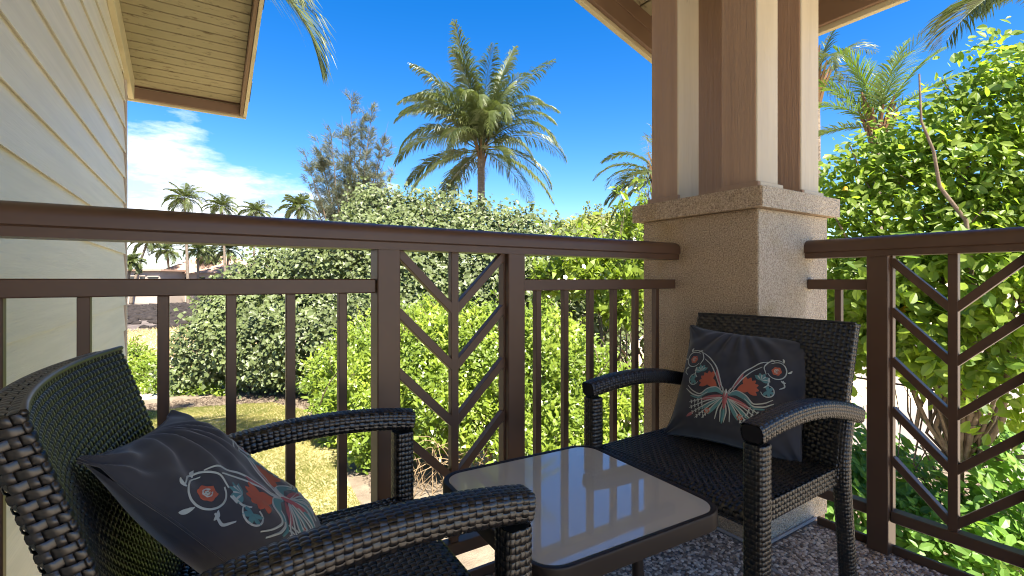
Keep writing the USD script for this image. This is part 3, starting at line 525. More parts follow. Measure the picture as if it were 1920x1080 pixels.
# big leafed tree on the right: the largest leaves one by one, the rest as foliage
def leafy(name, label, spec, n, size, tmpl, material, seed, nbig, base, yellow=0, nst=30, r0=.05, hubz=1.6, **kw):
    rng = np.random.default_rng(seed); b0 = np.asarray(base, float); blobs = [(at(px, py, d), rr) for px, py, d, rr in spec]
    t = thing(name, label, 'tree' if 'tree' in name else 'shrub', b0)
    P, ax, nrm, s, w = blob_leaves(blobs, n, size, tmpl, rng, **kw)
    d = (P - CAMP) @ FWD; u = 960 + FPX * ((P - CAMP) @ RGT) / d; vv = HOR - FPX * (P - CAMP)[:, 2] / d
    vis = (u > 1535) & (u < 1915) & (vv > 0) & (vv < 1075)
    order = np.argsort(-(s / d) * vis + (~vis) * 9)[:nbig]
    rest = np.setdiff1d(np.arange(len(P)), order); yel = rng.choice(rest, yellow, replace=False) if yellow else []
    for i in order:
        obj('leaf', leafset(P[i:i + 1] - b0, ax[i:i + 1], nrm[i:i + 1], s[i:i + 1], w[i:i + 1], tmpl), leafvar[material][rng.integers(3)], t)
    rest = np.setdiff1d(rest, yel)
    obj('foliage', leafset(P[rest] - b0, ax[rest], nrm[rest], s[rest], w[rest], tmpl), material, t, kind='stuff')
    for i in yel: obj('yellow_leaf', leafset(P[i:i + 1] - b0, ax[i:i + 1], nrm[i:i + 1], s[i:i + 1], w[i:i + 1], tmpl), 'leaf_yellow', t, label='yellowing orange leaf')
    C = np.array([b[0] for b in blobs])
    main = []
    hub = b0 + np.array([0, 0, hubz])
    obj('trunk', (lambda vf: (vf[0] - b0, vf[1]))(tube(np.array([b0, b0 + [.03, .02, hubz * .5], hub]), [.07, .055, .04], 8)), 'branch_bark', t, smooth=True)
    for k in range(nst):
        c = C[k % len(C)] + rng.normal(size=3) * .25
        for q in stems(hub + rng.normal(size=3) * .05, [c], rng, r0 * rng.uniform(.5, 1), 9, .35, 6): obj('branch', (q[0] - b0, q[1]), 'branch_bark', t, smooth=True)
    return t
leafvar = {}
for base, cols in (('leaf_broad', [(.085, .15, .025), (.13, .215, .036), (.20, .285, .06)]), ('leaf_fresh', [(.10, .19, .03), (.16, .27, .045), (.22, .33, .07)])):
    leafvar[base] = []
    for i, c in enumerate(cols):
        leaf_mat(f'{base}_tone_{"abc"[i]}', [(0, tuple(x * .75 for x in c)), (1, tuple(x * 1.2 for x in c))], .42, .4, .5, gain=1.2, clumpy=2.5); leafvar[base].append(MATS[f'{base}_tone_{"abc"[i]}'])
K = dict(clump=7, spread=.13, aspect=.62, up=.75, jitter=.50, droop=.5, inner=.55, frontbias=.72)
leafy('broadleaf_tree', 'large bright leafed tree rising above the short railing at right',
      [(1912, 130, 5.4, .40), (1875, 205, 5.6, .46), (1940, 240, 5.3, .5), (1800, 250, 5.8, .46), (1715, 285, 6.1, .44), (1650, 320, 6.3, .42), (1590, 345, 6.6, .40), (1565, 420, 6.5, .4), (1640, 420, 6.1, .45), (1730, 380, 5.8, .5), (1820, 320, 5.6, .55), (1900, 330, 5.3, .5), (1720, 430, 5.8, .5), (1820, 420, 5.5, .5), (1900, 430, 5.3, .5), (2010, 280, 5.2, .6), (2000, 440, 5.1, .6)],
      11500, .108, OVAL, 'leaf_broad', 51, 170, at(1800, 700, 5.9) * [1, 1, 0] + [0, 0, GZ], yellow=12, nst=44, r0=.034, **K)
leafy('broadleaf_shrub', 'leafy green shrub filling the herringbone panel of the short railing',
      [(1590, 520, 6.2, .42), (1660, 540, 6.0, .5), (1740, 520, 5.6, .5), (1830, 520, 5.2, .5), (1905, 560, 5.0, .48), (1600, 630, 6.2, .42), (1680, 640, 5.9, .45), (1770, 620, 5.4, .45), (1860, 650, 5.1, .45), (1925, 690, 4.9, .42), (1880, 740, 5.0, .30)],
      4400, .145, OVAL, 'leaf_broad', 52, 170, at(1760, 900, 6.3) * [1, 1, 0] + [0, 0, GZ], yellow=8, nst=9, r0=.014, hubz=.7, **K)
K2 = dict(clump=8, spread=.12, aspect=.58, up=1.0, jitter=.45, droop=.15, inner=.6, frontbias=.5)
leafy('broadleaf_shrub', 'fresh green shrub low beside the pier below the bottom rail',
      [(1560, 880, 7.0, .45), (1610, 860, 7.0, .4), (1680, 900, 6.6, .45), (1600, 960, 6.2, .45), (1560, 790, 7.4, .3), (1750, 960, 6.0, .35), (1680, 990, 5.9, .4)], 2600, .155, OVAL, 'leaf_fresh', 53, 120, at(1640, 1000, 6.4) * [1, 1, 0] + [0, 0, GZ], nst=9, r0=.010, hubz=.3, **K2)
leafy('broadleaf_shrub', 'fresh green shrub at the bottom right corner of the view',
      [(1850, 830, 6.0, .30), (1900, 880, 5.6, .38), (1850, 985, 5.6, .36), (1780, 1020, 5.6, .36), (1920, 980, 5.3, .4), (1830, 1070, 5.2, .4), (1735, 1060, 5.5, .4), (1905, 1070, 5.0, .4)], 2300, .150, OVAL, 'leaf_fresh', 54, 120, at(1860, 1060, 5.6) * [1, 1, 0] + [0, 0, GZ], nst=9, r0=.010, hubz=.3, **K2)

# palms
def frond(L, az, el, droop, rng, nl=46, ll=.55, wd=.034, hang=.5, twist=0.0, sweep=0.0):
    """Rachis and leaflets of one pinnate frond from the origin."""
    t = np.linspace(0, 1, 22); e = el - droop * t ** 1.35; a = az + sweep * t ** 2
    d = np.c_[np.cos(e) * np.sin(a), np.cos(e) * np.cos(a), np.sin(e)]; P = np.vstack([[0, 0, 0], np.cumsum(d[:-1] * L / 21, 0)])
    ra = tube(P, .022 * L / 4 * (1.15 - t), 4)
    s = np.linspace(.14, .995, nl); s = np.concatenate([s, s]); sg = np.concatenate([np.ones(nl), -np.ones(nl)])
    s = np.clip(s + rng.normal(size=len(s)) * .006, .1, 1)
    pos = np.stack([np.interp(s, t, P[:, k]) for k in range(3)], 1); T = unit(np.stack([np.interp(s, t, d[:, k]) for k in range(3)], 1))
    side = unit(np.cross(T, [0, 0, 1.0])); nrm = np.cross(side, T)
    ct, st = np.cos(twist * s), np.sin(twist * s); side, nrm = side * ct[:, None] + nrm * st[:, None], nrm * ct[:, None] - side * st[:, None]
    an = np.radians(62 - 38 * s + rng.normal(size=len(s)) * 5)[:, None]
    ln = ll * np.clip(np.sin(np.pi * (.10 + .86 * s)), .12, 1) ** .7 * rng.uniform(.82, 1.12, len(s))
    di = unit(np.cos(an) * T + np.sin(an) * side * sg[:, None] + nrm * .18 + rng.normal(size=pos.shape) * .05)
    g = np.array([0, 0, -1.0]) * hang * rng.uniform(.6, 1.3, (len(s), 1))
    p1 = pos + di * ln[:, None] * .4; d2 = unit(di + g * .8); p2 = p1 + d2 * ln[:, None] * .35; d3 = unit(d2 + g); p3 = p2 + d3 * ln[:, None] * .3
    wv = unit(T + nrm * .5 * sg[:, None]) * (wd / 2)
    V = np.stack([pos - wv * .6, pos + wv * .6, p1 - wv, p1 + wv, p2 - wv * .8, p2 + wv * .8, p3], 1).reshape(-1, 3)
    F = np.array([[0, 2, 1], [1, 2, 3], [2, 4, 3], [3, 4, 5], [4, 6, 5]]); i = np.arange(len(s))[:, None, None] * 7
    return ra, (V, (F[None] + i).reshape(-1, 3))
def palm(label, crown, fronds, seed, material='frond_green', r=.16, lean=(0, 0), group=None, nl=46, ll=.55, wd=.034, hang=.5, heart=True, ground=GZ):
    rng = np.random.default_rng(seed); c = np.asarray(crown, float); b = np.array([c[0] + lean[0], c[1] + lean[1], ground])
    t = thing('coconut_palm', label, 'palm tree', b, group=group); h = c[2] - ground
    u = np.linspace(0, 1, 40); p = np.c_[-lean[0] * u ** 1.4, -lean[1] * u ** 1.4, h * u]; rr = r * (1.25 - .45 * u) * (1 + .05 * np.sin(u * h * 2 * np.pi / .25))
    obj('trunk', tube(p, rr, 9), 'palm_bark', t, smooth=True)
    o = c - b
    if heart:
        parts = []
        for k in range(16):
            a = rng.uniform(0, 6.283); q = o + [math.cos(a) * r * .6, math.sin(a) * r * .6, rng.uniform(-.9, -.1)]
            parts.append(tube(np.array([q, q + [math.cos(a) * .12, math.sin(a) * .12, .5], q + [math.cos(a) * .3, math.sin(a) * .3, .95]]), [.05, .045, .02], 4))
        obj('crown_fibre', cat(parts), 'crown_fibre', t)
    for f in fronds:
        L, az, el, dr = f[:4]
        ra, lf = frond(L, az, el, dr, rng, nl, ll * (f[4] if len(f) > 4 else 1), wd, hang, rng.uniform(-.5, .5), rng.uniform(-.25, .25))
        v, fc = cat([ra, lf]); obj('frond', (v + o + [0, 0, rng.uniform(-.1, .1)], fc), material, t)
    return t
VA = math.atan2(FWD[0], FWD[1])                        # azimuth of the view axis
RT = VA + math.pi / 2; LF = VA - math.pi / 2; TO = VA + math.pi
rg = np.random.default_rng(77)
def crownset(n, L, rg, lo=-.35, hi=1.35, dr=(1.0, 1.9)):
    out = []
    for k in range(n):
        e = hi - (hi - lo) * (k / max(1, n - 1)) ** .9; out.append((L * rg.uniform(.85, 1.08) * (.8 if e > 1.1 else 1), k * 2.399 + rg.uniform(-.2, .2), e, rg.uniform(*dr) * (.55 if e > 1 else 1)))
    return out
main = [(4.1, LF + .25, .62, 1.75), (4.0, LF - .5, .95, 1.9), (3.9, RT - .25, .62, 1.75), (3.7, RT + .4, .98, 1.9), (3.4, LF + .1, -.02, 1.0), (3.3, RT - .1, .05, 1.3), (3.2, LF + .7, -.35, .8), (3.1, RT - .6, -.3, .9),
        (4.6, TO + .5, 1.28, .35), (4.8, LF + .6, 1.42, .25), (4.7, RT - .5, 1.36, .3), (4.4, LF, 1.2, .75), (4.4, RT + .2, 1.18, .8), (4.5, VA + .3, 1.3, .5), (4.2, TO - .6, 1.15, 1.6), (4.2, TO + .9, 1.05, 1.8), (4.0, TO, 1.0, 2.1), (4.0, TO - .2, .8, 2.2),
        (4.0, VA - .5, .8, 1.6), (4.0, VA + .6, .7, 1.6), (3.6, VA, .3, 1.2), (3.7, TO + 1.2, .7, 2.0), (3.7, TO - 1.1, .75, 2.0), (3.6, TO + .4, .45, 1.9), (3.0, TO - .5, .0, 1.1)]
palm('big coconut palm with arching fronds towering over the thicket, nearest palm at centre', at(902, 284, 22.5), [(f[0] * 1.2, *f[1:]) for f in main] + [(4.6, TO + a, e, d) for a, e, d in ((.2, 1.22, 2.3), (-.4, 1.1, 2.5), (.8, 1.25, 2.0), (-.9, 1.2, 2.1), (1.3, 1.15, 1.9), (-1.4, 1.15, 1.9), (.5, 1.4, .8), (.9, -.25, .9), (-1.1, -.3, .8), (2.6, -.2, .9), (-.3, 1.42, .6), (2.2, 1.3, .7), (-2.4, 1.3, .6))], 61, nl=90, ll=1.02, wd=.050, r=.19, hang=.85)
far = [((346, 372, 72), 4.2, 'tallest far palm standing in front of the clouds'), ((416, 388, 78), 4.0, 'far palm just right of the tallest one above the top rail'), ((480, 398, 80), 3.8, 'small dark far palm low above the top rail beside the ironwood'),
       ((561, 388, 60), 3.6, 'palm half hidden by the ironwood and the thicket top'), ((277, 452, 78), 3.8, 'far palm with leaning trunk beside the siding under the top rail'), ((313, 470, 84), 3.6, 'far palm with slim twin looking trunk over the low roof'),
       ((372, 470, 80), 3.6, 'far palm in the middle of the grove under the top rail'), ((392, 480, 86), 3.4, 'shorter far palm at the middle of the grove'), ((428, 468, 82), 3.7, 'far palm at the right end of the grove by the thicket'), ((246, 492, 70), 2.6, 'low far palm next to the corner board of the siding')]
for i, ((px, py, d), L, lab) in enumerate(far):
    palm(lab, at(px, py, d), crownset(25, L * .80, rg, -.55), 70 + i, nl=26, ll=.95, wd=.13, r=.19, hang=.6, heart=False, lean=((-2.2, .4) if i == 4 else (rg.uniform(-.8, .8), 0)))
palm('coconut palm half hidden behind the left side of the pier', at(1236, 330, 17), [(f[0] * .84, *f[1:]) for f in [(3.0, LF + .2, .7, 1.7), (2.8, LF - .3, .35, 1.5), (3.0, LF + .6, 1.0, 1.6), (2.6, LF, -.05, 1.0), (2.8, LF + .9, .5, 1.7), (3.2, RT, .8, 1.8), (3.0, TO, .9, 1.9), (3.0, VA, 1.2, .8), (2.7, LF - .8, .1, 1.2), (3, RT + .8, .5, 1.5), (2.6, LF + .4, -.4, .7), (2.6, LF - .2, -.2, .8)]], 81, nl=44, ll=.6, wd=.04)
palm('coconut palm with upright fronds rising behind the big leafed tree', at(1645, 235, 11.5), [(f[0] * 1.15, *f[1:]) for f in [(2.7, RT + .1, .75, .8), (2.4, RT - .2, 1.05, .6), (1.5, VA, 1.45, .2), (1.9, LF + .3, 1.0, .8), (1.8, LF, .7, 1.3), (1.8, TO + .4, 1.0, 1.2), (1.7, LF - .3, 1.25, .5), (1.7, TO - .5, .7, 1.2), (1.6, RT + .8, .6, 1.2), (1.5, LF + .2, .2, 1.0), (2.0, LF + .5, 1.35, .4), (2.2, RT - .4, 1.3, .5), (1.9, TO, 1.2, .9)]], 82, 'frond_bright', nl=40, ll=.48, wd=.032, r=.13, hang=.25)
palm('coconut palm partly hidden behind the right timber post', at(1528, 150, 13), [(2.2, RT - .1, .9, 1.2), (2.0, RT + .2, .35, 1.4), (2.0, RT, -.3, .9), (2.2, RT - .5, .7, 1.9), (2.2, LF, .7, 1.6), (2.0, TO + .3, .6, 2.0), (2.0, RT + .5, -.1, 1.2), (2.2, VA, 1.2, .7), (1.8, RT + .1, -.6, .6), (2.1, RT - .3, 1.25, .5)], 83, nl=40, ll=.5, wd=.034, r=.14)
# two near palms: only hanging fronds reach into the view
def near_palm(label, crown, fr, seed):
    return palm(label, crown, fr, seed, nl=105, ll=.64, wd=.036, r=.16, hang=.45)
c = at(112, -135, 7.4); near_palm('near coconut palm hanging one frond beside the eave at top left', c, [(4.8, RT - .05, .20, 1.6, 2.3), (4.5, RT + .12, .34, 1.62, 2.0), (2.2, VA, .9, 1.5), (2.2, LF, .8, 1.6), (2.0, LF + .8, .9, 1.4), (2.0, VA - .7, .6, 1.5)], 84)
c = at(2090, -30, 6.0); near_palm('near coconut palm reaching one frond in from the top right corner', c, [(2.55, LF - .05, .10, 1.15, 1.2), (2.0, VA, .9, 1.5), (2.0, RT, .8, 1.6), (2.0, RT + .8, .6, 1.5), (2.2, VA - .6, 1.2, 1.0)], 85)

# ironwood: several plumes of fine hanging needles
def ironwood(label, base_px, depth, plumes, nn, seed, nl=.55, w=.03):
    rng = np.random.default_rng(seed); b = at(base_px, 500, depth); b[2] = GZ
    t = thing('ironwood_tree', label, 'tree', b); wood, P, A = [], [], []
    for (px, py, wd) in plumes:
        tip = at(px, py, depth + rng.uniform(-1.5, 1.5)); u = np.linspace(0, 1, 14)[:, None]; st = b + (tip - b) * .12 * np.array([0, 0, 1])
        p = st + (tip - st) * u + np.cumsum(rng.normal(size=(14, 3)) * [.06, .06, .0], 0); p[:, :2] = p[:, :2] * .6 + .4 * (st + (tip - st) * u ** 1.6)[:, :2]
        wood.append(tube(p, .11 * (1.04 - u[:, 0]), 5))
        for k in range(34):
            s = rng.uniform(.28, .98); q = np.array([np.interp(s, u[:, 0], p[:, j]) for j in range(3)]); a = rng.uniform(0, 6.283); Lb = wd * (1.08 - s) ** .7 * rng.uniform(.6, 1.2)
            e = q + np.array([math.cos(a) * Lb, math.sin(a) * Lb, Lb * rng.uniform(.5, 1.2)]); uu = np.linspace(0, 1, 5)[:, None]; bp = q + (e - q) * uu + np.array([0, 0, -.12 * Lb]) * np.sin(uu * np.pi)
            wood.append(tube(bp, .022 * (1.1 - uu[:, 0]), 3))
            m_ = max(6, int(nn * Lb)); ss = rng.uniform(.1, 1, m_); P.append(np.stack([np.interp(ss, uu[:, 0], bp[:, j]) for j in range(3)], 1) + rng.normal(size=(m_, 3)) * .07)
            A.append(unit(np.array([math.cos(a), math.sin(a), .9]) + rng.normal(size=(m_, 3)) * .55 + [0, 0, -.15]))
    obj('trunk', tube(np.array([[0, 0, 0], [.1, 0, 2.0], [.05, .05, 4.5]]), [.3, .25, .18], 8), 'branch_bark', t, smooth=True)
    v, f = cat(wood); obj('branches', (v - b, f), 'branch_bark', t, smooth=True)
    P, A = np.vstack(P), np.vstack(A); obj('needles', leafset(P - b, A, rng.normal(size=P.shape), nl * rng.uniform(.5, 1.2, len(P)), w, BLADE), 'needle_grey', t, kind='stuff')
ironwood('tall thin grey ironwood tree left of the big coconut palm', 655, 34, [(652, 165, 1.5), (680, 205, 1.3), (702, 192, 1.3), (622, 238, 1.4), (590, 250, 1.3), (640, 215, 1.3), (718, 250, 1.2), (600, 300, 1.3), (735, 310, 1.0), (578, 330, 1.2), (665, 260, 1.3), (690, 280, 1.2), (612, 275, 1.2), (640, 300, 1.2), (712, 320, 1.0), (655, 230, 1.2), (695, 245, 1.2), (738, 270, 1.1), (567, 280, 1.1), (722, 228, 1.1), (582, 262, 1.2)], 78, 91, .5, .030)
ironwood('small far wispy ironwood above the olive canopy', 1098, 45, [(1085, 398, 1.2), (1100, 405, 1.2), (1120, 412, 1.0), (1132, 415, .8)], 14, 92, .5, .04)
ironwood('reddish ironwood crown peeking out left of the timber posts', 1232, 30, [(1212, 262, 1.0), (1225, 240, 1.0), (1205, 300, .9), (1235, 270, .8)], 26, 93, .45, .034)

# far low buildings
def far_house(label, px0, px1, depth, zt, roofh, wins, seed):
    a = at(px0, 525, depth); b = at(px1, 525, depth); X = unit(b - a); W = np.linalg.norm(b - a); Y = np.array([-X[1], X[0], 0.0]); D = 9.0
    o = np.array([a[0], a[1], GZ]); t = thing('far_building', label, 'building', o); hh = zt - GZ
    pl = lambda vf: place(vf, (0, 0, 0), X, Y, (0, 0, 1))
    obj('wall', pl(box(0, W, 0, D, 0, hh)), 'far_plaster', t)
    if roofh > .3:
        e = .8; r = np.array([[-e, -e, hh], [W + e, -e, hh], [W + e, D + e, hh], [-e, D + e, hh], [W * .28, D / 2, hh + roofh], [W * .72, D / 2, hh + roofh]])
        obj('roof', pl((r, np.array([[0, 1, 5], [0, 5, 4], [1, 2, 5], [2, 3, 4], [2, 4, 5], [3, 0, 4], [0, 3, 2], [0, 2, 1]]))), 'far_roof', t)
    else: obj('roof', pl(box(-.5, W + .5, -.5, D, hh + .01, hh + .3)), 'far_roof', t)
    for (u0, u1, z0, z1) in wins: obj('window', pl(box(u0 * W, u1 * W, -.05, -.004, z0, z1)), 'dark_window', t)
    for (u0, u1, z0, z1) in wins: obj('window_frame', pl(box(u0 * W - .12, u1 * W + .12, -.12, -.052, z1 + .02, z1 + .2)), 'far_plaster', t)
far_house('far flat roofed pale building next to the siding', 236, 300, 78, 2.35, .1, [(.08, .28, 2.2, 4.4), (.42, .56, 2.2, 4.4), (.66, .95, 2.0, 4.3)], 1)
far_house('far pinkish building with hipped roof behind the palm grove', 302, 450, 84, 2.1, 3.2, [(.20, .24, 2.4, 4.0), (.27, .36, 2.0, 4.3), (.47, .56, 2.0, 4.3), (.64, .80, 2.0, 4.3)], 2)

# ------------------------------------------------------------------ wicker chairs
def weave(surf, u0, u1, nu, v0, v1, nv, fu=.86, fv=.86, amp=.0022, closed=False, period=2):
    """Flat strands woven on a surface: nv strands run along u, nu strands run along v. surf(u, v, h) gives points at lift h."""
    out = []; us = u0 + (np.arange(nu) + .5) / nu * (u1 - u0); vs = v0 + (np.arange(nv) + .5) / nv * (v1 - v0); du, dv = (u1 - u0) / nu, (v1 - v0) / nv
    def ribbons(A, n, along_u):
        # stations at each crossing and half way between
        B = us if along_u else vs; d = du if along_u else dv; st = np.concatenate([[B[0] - d / 2], np.stack([B - d * .25, B + d * .25], 1).ravel(), [B[-1] + d / 2]]) if not (closed and not along_u) else np.stack([B - d * .25, B + d * .25], 1).ravel()
        idx = np.concatenate([[0], np.repeat(np.arange(len(B)), 2), [len(B) - 1]]) if not (closed and not along_u) else np.repeat(np.arange(len(B)), 2)
        w = (dv * fv if along_u else du * fu) / 2
        j = np.arange(len(A))[:, None]; over = np.where(((idx[None] + j) // (period // 2 if period > 2 else 1)) % 2 == 0, 1.0, -1.0) * (1 if along_u else -1)
        h = amp * over
        if not (closed and not along_u): h[:, 0] = h[:, -1] = 0
        rows = []
        for s, dh in ((-1, -.0011), (-.55, 0), (.55, 0), (1, -.0011)):
            a = A[:, None] + s * w + 0 * st[None]; b = st[None] + 0 * a
            rows.append(surf(b, a, h + dh) if along_u else surf(a, b, h + dh))
        V = np.stack(rows, 2); m = len(st)                      # (strands, stations, 4, 3)
        k = np.arange(len(A))[:, None, None] * m * 4; i = (np.arange(m) if (closed and not along_u) else np.arange(m - 1))[None, :, None]; c = np.arange(3)[None, None]
        i2 = (i + 1) % m; F = np.stack([k + i * 4 + c, k + i * 4 + c + 1, k + i2 * 4 + c + 1, k + i2 * 4 + c], -1).reshape(-1, 4)
        return V.reshape(-1, 3), F
    a, fa = ribbons(vs, nu, True); b, fb = ribbons(us, nv, False)
    return cat([(a, fa), (b, fb)])
def sq_tube(P, hw, hh, S, round_=.011, taper=None):
    """surf for weave on a square tube along P; u in 0..1 along, v in 0..1 around. S: fixed sideways direction."""
    P = np.asarray(P, float); T = unit(np.gradient(P, axis=0)); S = np.broadcast_to(np.asarray(S, float), P.shape); S = unit(S - (S * T).sum(1)[:, None] * T); N = np.cross(S, T)
    seg = np.linalg.norm(np.diff(P, axis=0), axis=1); U = np.concatenate([[0], np.cumsum(seg)]); U /= U[-1]
    c = np.array([[hw - round_, hh], [hw - .3 * round_, hh - .3 * round_], [hw, hh - round_], [hw, -hh + round_], [hw - .3 * round_, -hh + .3 * round_], [hw - round_, -hh], [-hw + round_, -hh], [-hw + .3 * round_, -hh + .3 * round_], [-hw, -hh + round_], [-hw, hh - round_], [-hw + .3 * round_, hh - .3 * round_], [-hw + round_, hh], [hw - round_, hh]])
    pl = np.concatenate([[0], np.cumsum(np.linalg.norm(np.diff(c, axis=0), axis=1))]); pl /= pl[-1]; cn = unit(c / np.array([hw, hh]) ** .5)
    def surf(u, v, h):
        u, v, h = np.broadcast_arrays(u, v, h); g = lambda A: np.stack([np.interp(u, U, A[:, k]) for k in range(3)], -1)
        p, s, n = g(P), g(S), g(N); vv = np.mod(v, 1.0); a, b = np.interp(vv, pl, c[:, 0]), np.interp(vv, pl, c[:, 1]); na, nb = np.interp(vv, pl, cn[:, 0]), np.interp(vv, pl, cn[:, 1])
        k = 1.0 if taper is None else np.interp(u, *taper)
        return p + s * (a * k + na * h)[..., None] + n * (b * k + nb * h)[..., None]
    return surf, 4 * (hw + hh), seg.sum()
def core_tube(P, hw, hh, S, inset=.0022, taper=None):
    surf, _, _ = sq_tube(P, hw - inset, hh - inset, S, taper=taper); n = len(P)
    u = np.linspace(0, 1, n)[:, None]; v = (np.arange(16) / 16)[None]; V = surf(u, v, 0 * u * v).reshape(-1, 3); k = 16
    i = np.arange(n - 1)[:, None] * k; j = np.arange(k)[None]; F = np.stack([i + j, i + (j + 1) % k, i + k + (j + 1) % k, i + k + j], -1).reshape(-1, 4)
    F = np.vstack([F[:, [0, 1, 2]], F[:, [0, 2, 3]]])
    V = np.vstack([V, V[:k].mean(0), V[-k:].mean(0)]); e = len(V) - 2
    caps = [[e, (q + 1) % k, q] for q in range(k)] + [[e + 1, (n - 1) * k + q, (n - 1) * k + (q + 1) % k] for q in range(k)]
    return V, np.vstack([F, np.array(caps)])
def woven_tube(name, t, P, hw, hh, S, pitch=.0105, around=.0100, **kw):
    surf, per, L = sq_tube(P, hw, hh, S, **kw)
    p = obj(name, core_tube(P, hw, hh, S, **kw), 'wicker_core', t)
    nv = max(8, 2 * round(per / around / 2)); nu = max(4, round(L / pitch))
    obj('wicker_strands', weave(surf, 0, 1, nu, 0, 1, nv, .90, .80, .0014, closed=True), 'wicker_black', p, smooth=True, kind='stuff')
    return p
CW, AH, SH, BH = .555, .613, .418, .796
def back_pt(x, z, off):
    """Centre surface of the leaning, slightly hollow backrest; off along its normal (towards the sitter +)."""
    s = (z - SH) / (BH - SH); y = -.200 - .092 * s - .018 * s * s + .030 * (x / .247) ** 2 - .015
    return np.stack([x, y + off * .97, z + off * .22], -1)
def make_chair(label, x, y, rot):
    t = thing('wicker_armchair', label, 'chair', (x, y, 0), rot, group=None)
    # seat: a woven roll round a flat board
    hw = .238; ring = np.array([[-.205, SH - .038], [-.212, SH - .02], [-.205, SH - .002], [-.19, SH], [.215, SH + .003], [.240, SH - .004], [.250, SH - .016], [.250, SH - .032], [.240, SH - .043], [.215, SH - .046], [-.19, SH - .042], [-.205, SH - .038]])
    pl = np.concatenate([[0], np.cumsum(np.linalg.norm(np.diff(ring, axis=0), axis=1))]); per = pl[-1]; pl /= per
    cn = unit(ring - ring[:-1].mean(0)); cn[3:5] = [0, 1]; cn[9:11] = [0, -1]
    def seat(u, v, h):
        u, v, h = np.broadcast_arrays(u, v, h); w = np.mod(v, 1); a, b = np.interp(w, pl, ring[:, 0]), np.interp(w, pl, ring[:, 1]); dip = -.010 * (1 - (u / hw) ** 2) * np.clip(1 - ((a - .02) / .21) ** 2, 0, 1) * (b > SH - .02)
        return np.stack([u, a + np.interp(w, pl, cn[:, 0]) * h, b + dip + np.interp(w, pl, cn[:, 1]) * h], -1)
    s = obj('seat', box(-hw + .001, hw - .001, -.203, .243, SH - .040, SH - .014, .004), 'wicker_core', t)
    obj('wicker_strands', weave(seat, -hw, hw, 40, 0, 1, 2 * round(per / .0118 / 2), .74, .80, .0026, closed=True), 'wicker_black', s, smooth=True, kind='stuff')
    obj('seat_rail', box(-hw - .004, -hw + .0005, -.20, .235, SH - .046, SH + .001, .003), 'wicker_core', t); obj('seat_rail', box(hw - .0005, hw + .004, -.20, .235, SH - .046, SH + .001, .003), 'wicker_core', t)
    for sgn in (-1, 1):
        sf = lambda u, v, h, sgn=sgn: np.stack(np.broadcast_arrays(sgn * (hw + .005) + sgn * h, u, v), -1)
        obj('side_weave', weave(sf, -.20, .238, 34, SH - .046, SH + .001, 4, .85, .85, .0018), 'wicker_black', t, smooth=True, kind='stuff')
    # backrest: a woven panel front and rear with rolled sides and top
    bw, th = .247, .017; z0, z1 = SH - .03, BH
    xs, zs = np.linspace(-bw + .004, bw - .004, 13), np.linspace(z0, z1 - .004, 9); X, Z = np.meshgrid(xs, zs)
    A, B = back_pt(X, Z, th - .003).reshape(-1, 3), back_pt(X, Z, -th + .003).reshape(-1, 3); n = 13; F = []
    for i in range(8):
        for j in range(12):
            a = i * n + j; F += [[a, a + 1, a + n + 1, a + n], [117 + a, 117 + a + n, 117 + a + n + 1, 117 + a + 1]]
    for i in range(8): F += [[i * n, i * n + n, 117 + i * n + n, 117 + i * n], [i * n + 12, 117 + i * n + 12, 117 + i * n + n + 12, i * n + n + 12]]
    for j in range(12): F += [[j, 117 + j, 117 + j + 1, j + 1], [104 + j, 104 + j + 1, 221 + j + 1, 221 + j]]
    bk = obj('backrest', (np.vstack([A, B]), np.array(F)), 'wicker_core', t)
    def backsurf(u, v, h):      # u up, v around the section
        u, v, h = np.broadcast_arrays(u, v, h); W = 4 * bw + 4 * th; d = np.mod(v, 1) * W
        x = np.where(d < 2 * bw, -bw + d, np.where(d < 2 * bw + 2 * th, bw, np.where(d < 4 * bw + 2 * th, bw - (d - 2 * bw - 2 * th), -bw)))
        o = np.where(d < 2 * bw, th, np.where(d < 2 * bw + 2 * th, th - (d - 2 * bw), np.where(d < 4 * bw + 2 * th, -th, -th + (d - 4 * bw - 2 * th))))
        nx = np.where((d >= 2 * bw) & (d < 2 * bw + 2 * th), 1.0, np.where(d >= 4 * bw + 2 * th, -1.0, 0)); no = np.where(d < 2 * bw, 1.0, np.where((d >= 2 * bw + 2 * th) & (d < 4 * bw + 2 * th), -1.0, 0))
        return back_pt(x + nx * h, u, o + no * h)
    W = 4 * bw + 4 * th
    obj('wicker_strands', weave(backsurf, z0, z1, 42, 0, 1, 2 * round(W / .0136 / 2), .94, .55, .0020, closed=True), 'wicker_black', bk, smooth=True, kind='stuff')
    topf = lambda u, v, h: back_pt(np.broadcast_arrays(u, v, h)[0], z1 + .0005 + h + 0 * u * v, np.broadcast_arrays(u, v, h)[1])
    obj('top_edging', weave(topf, -bw, bw, 36, -th - .001, th + .001, 3, .92, .8, .0016), 'wicker_black', bk, smooth=True, kind='stuff')
    for o in (th, -th):
        e = np.linspace(-bw, bw, 15); P = back_pt(e, np.full(15, z1 - .001), np.full(15, o)); obj('edge_cane', tube(P, .0042, 6), 'wicker_black', bk, smooth=True)
